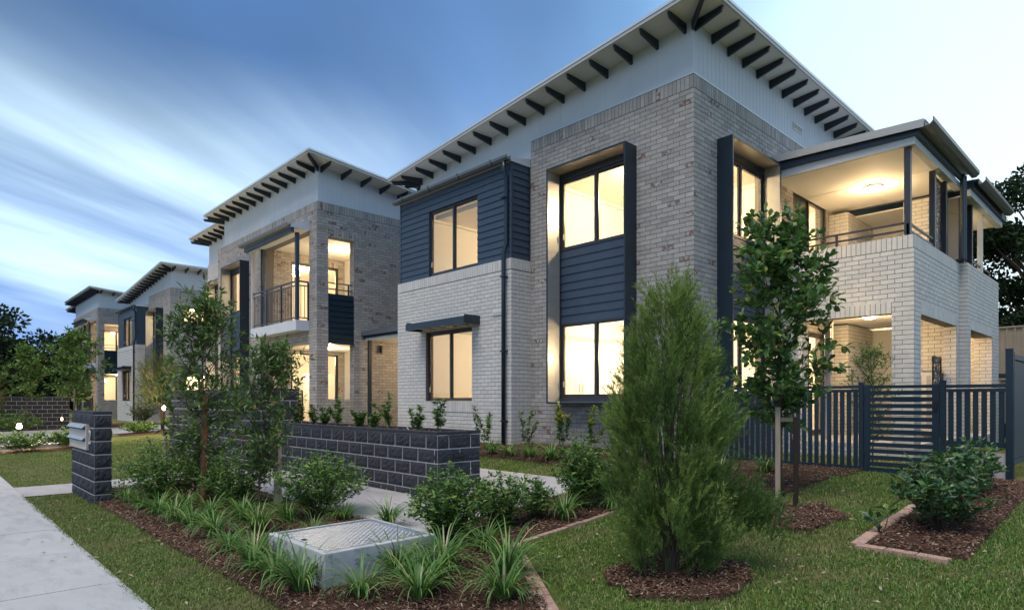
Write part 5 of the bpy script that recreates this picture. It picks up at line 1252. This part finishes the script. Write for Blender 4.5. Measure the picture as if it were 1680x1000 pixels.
def needle_bush(root, seed, H, prof, sprigs, per, L, W, matl, spl=(.14, .30), base=.05, tip=None, nw=3, plumes=0):
    g = np.random.default_rng(seed); w_ = MB(); P = []; D = []
    st = []
    for i in range(nw * 9):
        th = g.random() * 6.283; r_ = math.sqrt(g.random()) * .7; zt_ = H * g.uniform(.45, .92); R_ = prof(min(.97, zt_ / H)) * r_
        pts = [(g.normal(0, .02), g.normal(0, .02), -.03), (R_ * .3 * math.cos(th), R_ * .3 * math.sin(th), zt_ * .35), (R_ * math.cos(th), R_ * math.sin(th), zt_)]
        w_.tube(pts, [.012, .007, .002], 5, False)
    w_.tube([(0, 0, -.05), (.01, 0, H * .3), (0, .01, H * .8)], [.035, .025, .006], 8)
    S0 = []; SD = []; SL = []; CT = []
    if plumes:
        C = []
        while len(C) < plumes:
            h = base + (1 - base) * g.random() ** .9; R_ = prof(h); th = g.random() * 6.283
            if g.random() > R_ / prof(.45) + .10: continue
            r_ = R_ * g.uniform(.25, 1.0) ** .6; C.append((r_ * math.cos(th), r_ * math.sin(th), h * H, th, g.random()))
        for k in range(plumes // 11):
            q = g.uniform(.30, .80); C.append((q * .72 + g.normal(0, .07), -q * .69 + g.normal(0, .07), .66 - .22 * q + g.normal(0, .06), -.76, .35 * g.random()))
        for k in range(sprigs):
            c = C[k % len(C)]; s_ = g.normal(0, 1, 3) * [.042, .042, .085]
            S0.append((c[0] + s_[0], c[1] + s_[1], max(.04, c[2] + s_[2] - .04))); SD.append((math.cos(c[3]) * .42 + s_[0] * 3, math.sin(c[3]) * .42 + s_[1] * 3, 1.0)); SL.append(g.uniform(*spl)); CT.append(c[4])
    while len(S0) < sprigs:
        h = base + (1 - base) * g.random(); R_ = prof(h)
        if g.random() > (R_ / prof(.4)) ** 1.0 + .12: continue
        th = g.random() * 6.283; lump = 1 + .22 * math.sin(th * 3 + h * 9 + seed) + .14 * math.sin(th * 7 - h * 17); r_ = R_ * lump * g.random() ** .42
        S0.append((r_ * math.cos(th), r_ * math.sin(th), h * H)); SD.append((math.cos(th) * .55, math.sin(th) * .55, .95)); SL.append(g.uniform(*spl))
    S0 = np.array(S0); SD = unit(np.array(SD) + g.normal(0, .28, (len(SD), 3))); SL = np.array(SL)
    n = len(S0); f = g.random((n, per)); P = S0[:, None] + SD[:, None] * (f * SL[:, None])[..., None]
    rad_ = g.normal(0, 1, (n, per, 3)); rad_ -= (rad_ * SD[:, None]).sum(-1, keepdims=True) * SD[:, None]
    Dn = unit(SD[:, None] * 1.05 + unit(rad_) * .75); t = np.repeat(g.random(n) if not CT else np.array(CT), per).reshape(n, per) * .72 + g.random((n, per)) * .28
    P = P.reshape(-1, 3); Dn = Dn.reshape(-1, 3); m = len(P); N = g.normal(0, 1, (m, 3))
    V, F, _ = leaf_geo(P, Dn, L * g.uniform(.7, 1.2, m), W, TNEED, g, N)
    o = plant_parts(root, w_, [(V, F, t.ravel())], 'bark', matl, 'stems', 'foliage')
    return o
def at(x, y, dz=0): return (x, y, gzf(x, y) + .02 + dz)

# the big bottlebrush on the front lawn
r = thing('bottlebrush_shrub', 'big feathery needle-leaved bottlebrush standing alone in a bark ring on the lawn', 'shrub', at(4.55, 2.87))
needle_bush(r, 3, 2.30, lambda h: .50 * (max(0, math.sin(math.pi * min(1, h ** .85 * .90 + .07))) ** .62) * (1 - .22 * h) + .03, 4700, 36, .044, .0052, 'needle', spl=(.10, .22), base=.07, nw=5, plumes=220)
g_ = np.random.default_rng(9)
# lobed-leaf sapling in front of the fence, its stakes
r = thing('young_tree', 'young tree with broad rounded leaves in front of the slat fence, tied between two stakes', 'tree', at(7.72, 3.30))
sapling(r, 21, 3.50, .85, .66, 38, .105, .064, TOVAL, 'oval_leaf', .022, per=9, nt=9, prof=lambda h: (.55 + .6 * math.sin(math.pi * (h * .8 + .12))) * (1 if h < .85 else .75), upb=.4)
def stake(x, y, h, w, mat, label, lean=(0, 0)):
    m = MB(); p = Vector(at(x, y, -.1)); m.bar((0, 0, -.1), (lean[0], lean[1], h), w, w)
    me = bpy.data.meshes.new('stake'); me.from_pydata(m.v, [], m.f); me.materials.append(MATS[mat]); o = link('garden_stake', me); o.location = at(x, y); o.rotation_euler = (0, 0, .5)
    return tag(o, label, 'stake', 'timber tree stakes')
stake(7.62, 3.32, 1.09, .055, 'stake_pale', 'pale timber stake nearer the bottlebrush, supporting the broad-leaved young tree')
stake(7.12, 2.90, 1.02, .05, 'stake_dark', 'dark timber stake on the gate side of the broad-leaved young tree')
stake(3.04, 9.69, 1.60, .062, 'stake_red', 'tall reddish timber stake in the front bed, beside the left staked tree', (.02, 0))
stake(3.70, 8.66, 1.19, .075, 'stake_pale', 'thick pale timber stake in the front bed, right of the dark thin trunk')
stake(2.72, 10.35, 1.0, .03, 'stake_pale', 'thin pale cane close against the trunk of the left staked tree')
def tie(a, b, w, label):
    m = MB(); a = Vector(a); b = Vector(b); m.bar((0, 0, 0), tuple(b - a), .006, w); me = bpy.data.meshes.new('tie'); me.from_pydata(m.v, [], m.f); me.materials.append(MATS['tie_fabric']); o = link('tree_tie', me); o.location = a
    return tag(o, label, 'tree tie', 'fabric tree ties')
tie((7.66, 3.30, 1.32), (7.80, 3.20, 1.32), .05, 'fabric tie from the pale stake to the broad-leaved young tree')
tie((7.12, 2.92, 1.12), (7.75, 3.2, 1.12), .05, 'fabric tie between the dark stake and the broad-leaved young tree')
tie((3.06, 9.68, 1.35), (2.84, 10.0, 1.33), .05, 'fabric tie on the tall reddish stake')
tie((3.70, 8.64, 1.02), (3.42, 8.66, 1.02), .055, 'brown fabric tie joining the thick pale stake to the thin trunk')
# the two staked trees in the front bed
r = thing('young_tree', 'taller narrow-leaved young tree in the front bed, beside the reddish stake', 'tree', at(2.96, 9.93), 'staked young trees in the front bed')
sapling(r, 31, 3.15, .62, .84, 44, .115, .038, TDIA, 'tree_leaf', .020, per=8, nt=8, upb=.6, lean=(.13, -.12))
r = thing('young_tree', 'shorter narrow-leaved young tree in the front bed, tied to the thick pale stake', 'tree', at(3.42, 8.64), 'staked young trees in the front bed')
sapling(r, 32, 2.35, .50, .66, 36, .105, .034, TDIA, 'tree_leaf', .016, per=8, nt=7, upb=.6)
# laurel shrubs
SHR = [(2.62, 10.05, .98, .66, .58, 1900, 'laurel shrub just right of the letterbox pillar'),
       (3.30, 9.15, .84, .58, .52, 1500, 'laurel shrub between the two staked trees'),
       (3.80, 7.55, .84, .64, .60, 2000, 'rounded laurel shrub right of the thick pale stake, before the planter'),
       (4.02, 5.15, .80, .46, .50, 1900, 'largest laurel shrub, at the far right corner of the pit box'),
       (4.72, 5.16, .66, .38, .36, 1000, 'laurel shrub in the middle of the row behind the paver corner'),
       (5.22, 5.10, .52, .26, .25, 420, 'small sparse laurel shrub with bare stems in the row beside the path'),
       (5.92, 4.98, .92, .40, .38, 1500, 'tall rounded laurel shrub at the end of the row, beside the bottlebrush'),
       (3.45, 10.6, .70, .5, .45, 900, 'laurel shrub against the path behind the reddish stake'),
       (6.45, 5.0, .50, .25, .25, 500, 'low laurel shrub tucked behind the bottlebrush')]
for i, (x, y, h, rx, ry, n, lb_) in enumerate(SHR):
    r = thing('laurel_shrub', 'glossy green ' + lb_, 'shrub', at(x, y), 'laurel shrubs in the front bed'); shrub(r, 50 + i, h, rx, ry, int(n * 2.0), .072, .030, TDIA, 'laurel_leaf', stems=9)
# broad-leaved shrubs in the right-hand bed
r = thing('broadleaf_shrub', 'large dark shrub with big oval leaves in the paver-edged bed near the gate', 'shrub', at(7.05, 1.50), 'big-leaved shrubs by the gate'); shrub(r, 71, .70, .62, .46, 1100, .115, .046, TDIA, 'broad_leaf', stems=12)
r = thing('broadleaf_shrub', 'big-leaved shrub behind the larger one, against the tall end post', 'shrub', at(9.0, 1.65), 'big-leaved shrubs by the gate'); shrub(r, 72, .62, .90, .36, 1200, .115, .046, TDIA, 'broad_leaf', stems=12)
r = thing('broadleaf_shrub', 'tiny big-leaved seedling leaning over the clay pavers', 'shrub', at(6.62, 1.90), 'big-leaved shrubs by the gate'); shrub(r, 73, .26, .20, .16, 16, .14, .055, TDIA, 'broad_leaf', stems=4)
# yard shrub lit by the patio
r = thing('yard_shrub', 'loose open shrub standing in the yard behind the gate, lit by the patio lamp', 'shrub', (11.9, 3.55, .5)); sapling(r, 74, 1.95, .35, .62, 26, .062, .028, TDIA, 'laurel_leaf', .014, per=8, nt=6, upb=.9)

# strap-leaved clumps: four growths, copied
def clump_mesh(seed, n=105, L=.42, w=.0070):
    g = np.random.default_rng(seed); V = []; F = []; T = []
    for i in range(n):
        th = g.random() * 6.283; out = g.uniform(.1, 1.0) ** .8; ln = L * g.uniform(.55, 1.1); d = np.array([math.cos(th), math.sin(th), 0]); s_ = np.array([-d[1], d[0], 0]); p = d * g.uniform(0, .045) + np.array([0, 0, 0])
        b = len(V); a = 1.52 - out * .42; seg = 6; tv = g.random() * .88 if g.random() < .93 else .97
        for k in range(seg + 1):
            f = k / seg; wd = w * (1 - f) ** .6 * g.uniform(.95, 1.05) + .0006
            V += [p - s_ * wd, p + s_ * wd]; a -= (.10 + .50 * out * f) * 1.25
            p = p + (d * math.cos(a) + np.array([0, 0, 1]) * math.sin(a)) * ln / seg
            if p[2] < .008: p[2] = .008
        for k in range(seg): q = b + 2 * k; F.append((q, q + 1, q + 3, q + 2)); T.append(tv)
    return np_mesh('blades', np.array(V), np.array(F), 'strap_leaf', T)
CM = [clump_mesh(100 + i) for i in range(4)]
CL = [(2.30, 10.75, .8, 'strappy clump at the foot of the letterbox pillar'), (2.30, 9.95, .9, 'strappy clump second from the letterbox pillar along the turf edge'), (2.36, 9.30, .95, 'strappy clump third from the letterbox pillar along the turf edge'),
      (2.72, 9.35, .9, 'strappy clump at the base of the tall reddish stake'), (2.38, 8.70, 1.0, 'strappy clump midway between the pillar and the pit box, on the turf edge'), (2.78, 8.55, .9, 'strappy clump in front of the thin dark trunk'),
      (2.40, 8.05, 1.0, 'dense strappy clump on the turf edge in front of the laurels'), (2.95, 7.95, .95, 'strappy clump at the foot of the thick pale stake'), (2.44, 7.40, 1.0, 'strappy clump on the turf edge, third before the pit box'),
      (2.85, 7.2, 1.0, 'strappy clump behind the turf edge, left of the pit box'), (2.30, 6.55, .8, 'lone small strappy clump in open bark left of the pit box'), (3.30, 7.45, .95, 'strappy clump before the rounded laurel'),
      (3.85, 7.05, .8, 'strappy clump on the path edge behind the laurel'), (3.15, 6.45, .7, 'small strappy clump behind the left corner of the pit box'), (4.00, 6.30, 1.0, 'tall solitary strappy clump behind the pit box, against the pale path'),
      (2.22, 5.72, 1.1, 'big strappy clump against the left face of the pit box'), (2.22, 5.22, 1.05, 'strappy clump just left of the front corner of the pit box'), (2.24, 4.80, 1.0, 'strappy clump crossing the front corner of the pit box'),
      (2.50, 4.32, .82, 'compact strappy clump in front of the pit box corner'), (2.98, 4.55, 1.0, 'open strappy clump against the middle of the pit box front'), (2.78, 3.95, 1.0, 'large strappy clump in the bark in front of the pit box'),
      (3.38, 4.42, 1.1, 'tall strappy clump at the right end of the pit box front'), (3.12, 4.22, .95, 'strappy clump between the two large ones before the pit box'), (3.22, 3.48, 1.0, 'nearest strappy clump, at the bottom of the bed'),
      (3.68, 3.92, 1.1, 'big strappy clump beside the clay pavers'), (4.02, 4.62, .9, 'strappy clump just inside the paver corner'), (5.38, 4.78, .95, 'strappy clump between the laurel row and the thin paver line'), (6.05, 4.62, .8, 'small strappy clump at the foot of the tall rounded laurel'),
      (8.28, 9.30, .9, 'strappy clump at the foot of the downpipe'), (8.25, 8.75, .9, 'strappy clump second from the downpipe under the hooded window'), (8.30, 8.25, .8, 'strappy clump third from the downpipe under the hooded window'), (8.30, 7.70, 1.1, 'largest strappy clump under the hooded window'), (8.42, 7.2, .9, 'strappy clump at the right end of the row under the hooded window'),
      (9.2, 4.2, .9, 'bluish strappy clump in the shade before the slat fence'), (8.6, 4.6, .9, 'strappy clump in shade behind the bottlebrush')]
for i, (x, y, s_, lb_) in enumerate(CL):
    r = thing('strappy_plant', lb_, 'plant', at(x, y), 'strap-leaved clumps in the beds', rz=i * 1.3); s_ *= 1.22; r.scale = (s_, s_, s_ * (1.05 + .1 * math.sin(i * 3))); o = link('blades', CM[i % 4], r)

# small upright plants in the planter and along the walls
def stem_plant(x, y, z, H, seed, label, group, matl='laurel_leaf', n=70, spread=.14, L=.055, tipmat=None):
    r = thing('young_plant', label, 'plant', (x, y, z), group); g = np.random.default_rng(seed); w_ = MB(); P = []; D = []
    for k in range(g.integers(3, 6)):
        a = g.random() * 6.28; bp = branch_pts(g, (0, 0, -.02), (math.cos(a) * .3, math.sin(a) * .3, 1), H * g.uniform(.6, 1.0), 5, .2, .25); w_.tube([tuple(p) for p in bp], list(np.linspace(.005, .002, 6)), 5, False)
        for q in range(n // 4):
            f = g.uniform(.25, 1) * 5; j = min(4, int(f)); P.append(bp[j] + (bp[j + 1] - bp[j]) * (f - j) + g.normal(0, .006, 3)); v = g.normal(0, 1, 3); v[2] = abs(v[2]) * .4 + .1; D.append(v)
    P = np.array(P); D = np.array(D); m = len(P)
    plant_parts(r, w_, [leaf_geo(P, D, L * g.uniform(.6, 1.3, m), L * .5, TDIA, g)], 'bark', matl, 'stems', 'foliage')
    if tipmat:
        k = P[:, 2] > np.quantile(P[:, 2], .55); o = link('new_shoots', np_mesh('new_shoots', *leaf_geo(P[k] + [0, 0, .01], D[k] + [0, 0, .5], L * 1.15, L * .55, TDIA, g)[:2], tipmat, g.random(int(k.sum()) * 4)), r)
    return r
GP = 'young plants in the block planter'
PL = [(7.55, .40, 'tall airy young plant at the near end of the planter, by the bay window'), (8.15, .30, 'young plant second from the near end of the planter'), (8.75, .44, 'bushy young plant in the planter below the awning'), (9.35, .26, 'low young plant in the planter beside the bay corner'),
      (9.95, .26, 'low young plant fifth along the planter from its near end'), (10.5, .40, 'upright young plant in the planter in front of the porch post'), (11.05, .24, 'low spreading young plant past the middle of the planter'), (11.6, .30, 'young plant second from the far end of the planter'), (12.15, .42, 'tall young plant at the far end of the planter')]
for i, (y, h, lb_) in enumerate(PL): stem_plant(5.66 + .06 * math.sin(i * 2), y, 1.05, h * 1.6, 200 + i, lb_, GP, 'laurel_leaf' if i % 2 else 'tree_leaf', n=320, L=.08)
WP = [(8.75, 9.95, 1.0, 'thin young shrub against the white bricks left of the downpipe', None), (9.0, 9.05, .95, 'spindly young shrub in the corner where white and grey bricks meet', None), (9.15, 8.25, 1.0, 'young shrub with yellow and red new leaves under the hooded window', 'new_leaf'),
      (9.2, 7.55, .95, 'second young shrub with yellow tips, under the middle of the hooded window', 'new_leaf'), (9.3, 6.95, .85, 'young shrub with orange shoots beside the bottlebrush', 'new_leaf')]
for i, (x, y, h, lb_, tm) in enumerate(WP): stem_plant(x, y, gzf(x, y) + .03, h, 230 + i, lb_, 'young shrubs along the wall', 'laurel_leaf', n=300, L=.085, tipmat=tm)

# ---- left distance: garden across the lawn and beyond the driveway
LG = [(2.4, 23.8, .62, .95, .7, 'low rounded shrub at the left edge, in front of the glaring garden light', 'laurel_leaf'), (3.55, 24.0, .60, .75, .6, 'low shrub beside the driveway left of the letterbox pillar', 'laurel_leaf'), (4.15, 23.9, .95, .4, .4, 'upright bright shrub seen just left of the letterbox pillar', 'laurel_leaf'),
      (3.3, 35.6, 1.0, 1.2, .8, 'rounded bush beyond the driveway, lit by the garden light', 'laurel_leaf'), (6.2, 35.8, 1.0, .8, .6, 'bush beyond the driveway beside the small lit posts', 'laurel_leaf'), (8.2, 32.8 + 2.4, 1.1, .7, .6, 'yellow-green bush at the corner of the third house', 'new_leaf'),
      (6.3, 27.6, .45, .7, .5, 'low ground shrub beside the bollard light', 'laurel_leaf'), (7.6, 27.8, .6, .6, .5, 'low shrub at the foot of the wispy small tree', 'laurel_leaf')]
for i, (x, y, h, rx, ry, lb_, mt) in enumerate(LG):
    r = thing('garden_shrub', lb_, 'shrub', at(x, y), 'shrubs near the driveway'); shrub(r, 300 + i, h, rx, ry, 1300, .12, .055, TLEAF4, mt if mt != 'new_leaf' else 'wispy_leaf', stems=8)
r = thing('wispy_tree', 'small wispy needle-leaved tree in front of the third house, lit by the bollard light', 'tree', at(7.3, 28.3))
needle_bush(r, 41, 2.9, lambda h: .85 * max(0.02, math.sin(math.pi * (h * .8 + .14))) ** .9, 500, 30, .14, .012, 'wispy_leaf', spl=(.3, .6), base=.28)
r = thing('young_tree', 'spreading young tree left of the letterbox pillar, hiding part of the farthest house', 'tree', at(5.2, 34.0))
sapling(r, 42, 4.4, 1.3, 1.7, 36, .22, .085, TLEAF4, 'laurel_leaf', .05, per=9, nt=9, prof=lambda h: .4 + .6 * math.sin(math.pi * min(1, h * .9 + .1)), upb=.5)
r = thing('young_tree', 'slim pale-trunked young tree before the far block wall', 'tree', at(3.7, 35.9))
sapling(r, 43, 3.9, 1.6, 1.1, 22, .24, .09, TLEAF4, 'laurel_leaf', .035, per=7, nt=5, upb=.5)
r = thing('conifer_bush', 'tall narrow conifer bush at the left edge behind the garden light', 'shrub', at(1.9, 33.2 + 4))
needle_bush(r, 44, 3.4, lambda h: 1.1 * max(.03, math.sin(math.pi * (h * .75 + .2))) ** .8, 700, 26, .16, .02, 'wispy_leaf', spl=(.3, .6), base=.05)

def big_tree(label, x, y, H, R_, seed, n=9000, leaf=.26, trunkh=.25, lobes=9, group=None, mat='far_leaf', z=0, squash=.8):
    """large background tree: trunk, limbs, leaf clusters around limb ends with gaps between"""
    r = thing('large_tree', label, 'tree', (x, y, z), group); g = np.random.default_rng(seed); w_ = MB()
    w_.tube([(0, 0, 0), (.1, 0, H * trunkh), (0, .2, H * .55)], [H * .028, H * .022, H * .012], 8); C = []; Rr = []
    for i in range(lobes * 5):
        a = i * 2.399 + g.normal(0, .4); h = g.uniform(trunkh + .05, .94); rr_ = R_ * math.sqrt(max(.05, 1 - ((h - .55) / .5) ** 2)) * g.uniform(.45, 1.0)
        e = (rr_ * math.cos(a), rr_ * math.sin(a), H * h); w_.tube([(0, 0, H * (trunkh + .2 * g.random())), (e[0] * .5, e[1] * .5, e[2] * .8), e], [H * .009, H * .005, H * .0015], 5, False)
        C.append(e); Rr.append(R_ * g.uniform(.14, .32))
    C = np.array(C); Rr = np.array(Rr); k = g.integers(0, len(C), n); v = unit(g.normal(0, 1, (n, 3))) * (g.random(n) ** .45)[:, None] * Rr[k][:, None]; v[:, 2] *= squash
    P = C[k] + v; D = v + g.normal(0, .5, (n, 3)) * Rr[k][:, None]
    V, F, T = leaf_geo(P, D, leaf * g.uniform(.6, 1.3, n), leaf * .6, TLEAF4, g, g.normal(0, 1, (n, 3)))
    plant_parts(r, w_, [(V, F, T)], 'bark', mat); return r
GT = 'dark trees behind the houses'
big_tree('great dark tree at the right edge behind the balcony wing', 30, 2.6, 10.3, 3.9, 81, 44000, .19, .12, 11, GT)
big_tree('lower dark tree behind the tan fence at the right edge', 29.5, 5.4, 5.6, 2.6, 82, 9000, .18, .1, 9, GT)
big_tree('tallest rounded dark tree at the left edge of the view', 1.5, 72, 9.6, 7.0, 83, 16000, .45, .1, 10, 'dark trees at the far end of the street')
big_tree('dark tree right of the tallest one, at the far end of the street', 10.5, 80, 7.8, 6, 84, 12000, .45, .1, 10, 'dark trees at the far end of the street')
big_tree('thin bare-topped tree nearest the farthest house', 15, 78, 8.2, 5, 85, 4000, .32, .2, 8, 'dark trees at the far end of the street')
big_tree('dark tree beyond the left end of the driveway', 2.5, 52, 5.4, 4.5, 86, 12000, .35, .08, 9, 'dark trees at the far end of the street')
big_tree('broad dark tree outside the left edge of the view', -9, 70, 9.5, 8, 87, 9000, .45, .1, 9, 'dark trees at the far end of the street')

eg = link('edge_grass', edge_tufts()); eg['kind'] = 'stuff'
# fallen leaves and twigs on the lawn and path
FL = [(6.1, 2.2), (5.3, 2.0), (5.6, 1.6), (4.9, 2.2), (6.9, 2.0), (5.0, 3.6), (5.7, 3.4), (1.75, 7.2), (1.6, 6.6), (1.8, 6.0), (1.1, 8.3), (2.05, 6.1), (5.2, 1.5), (6.0, .9), (7.0, 1.6), (6.6, 1.3), (4.7, 3.9), (6.3, 1.2)]
g = np.random.default_rng(12)
P_ = np.concatenate([np.repeat(np.array(FL), 4, 0) + g.normal(0, .16, (len(FL) * 4, 2)), g.uniform([2.4, .2], [9, 4.4], (70, 2)), g.uniform([.9, 4], [1.5, 12], (16, 2)), g.uniform([1.3, 4], [2.2, 12], (40, 2)), g.uniform([4.1, 5.8], [5.2, 12], (24, 2)), g.uniform([2.0, 3], [4.4, 10], (60, 2))]); n = len(P_); P_ = np.column_stack([P_, gz(P_[:, 0], P_[:, 1]) + .036])
fl = link('fallen_leaves', np_mesh('fallen_leaves', *leaf_geo(P_, g.normal(0, 1, (n, 3)) * [1, 1, .2], g.uniform(.03, .07, n), .022, TDIA, g)[:2], 'dead_leaf', g.random(n * 4))); fl['kind'] = 'stuff'

# ================================================================== garden lights
def spike_light(x, y, h, power, label, mat='spot_glass', r=.07):
    root = thing('garden_light', label, 'garden light', at(x, y), 'lamps in the garden'); m = MB(); m.tube([(0, 0, -.1), (0, 0, h - .10)], .025, 10)
    me = bpy.data.meshes.new('post'); me.from_pydata(m.v, [], m.f); me.materials.append(MATS['black_plastic']); link('post', me, root)
    m = MB(); m.lathe([(r * .5, 0), (r, .03), (r, .10), (r * .6, .14)], (0, 0, h - .10), 16); me = bpy.data.meshes.new('lamp_globe'); me.from_pydata(m.v, [], m.f); me.materials.append(MATS[mat]); link('lamp_globe', me, root)
    m = MB(); m.lathe([(r * 1.15, 0), (r * 1.15, .012), (r * .3, .03)], (0, 0, h + .042), 16); me = bpy.data.meshes.new('cap'); me.from_pydata(m.v, [], m.f); me.materials.append(MATS['black_plastic']); link('lamp_cap', me, root)
    if power:
        l = bpy.data.lights.new('lamp_light', 'POINT'); l.energy = power; l.color = (1, .78, .48); l.shadow_soft_size = r * 1.3; o = link('lamp_light', l, root); o.location = (0, 0, h + .16)
spike_light(2.45, 25.55, .72, 260, 'glaring garden light at the left edge beside the driveway', r=.07)
spike_light(6.9, 26.5, .98, 90, 'lit bollard in front of the third house', r=.055)
spike_light(4.9, 35.0, .55, 10, 'small lit post before the far block wall, left one', 'small_lamp_glass', .045)
spike_light(5.6, 33.9, .75, 10, 'small lit post before the far block wall, right one by the brown stake', 'small_lamp_glass', .045)
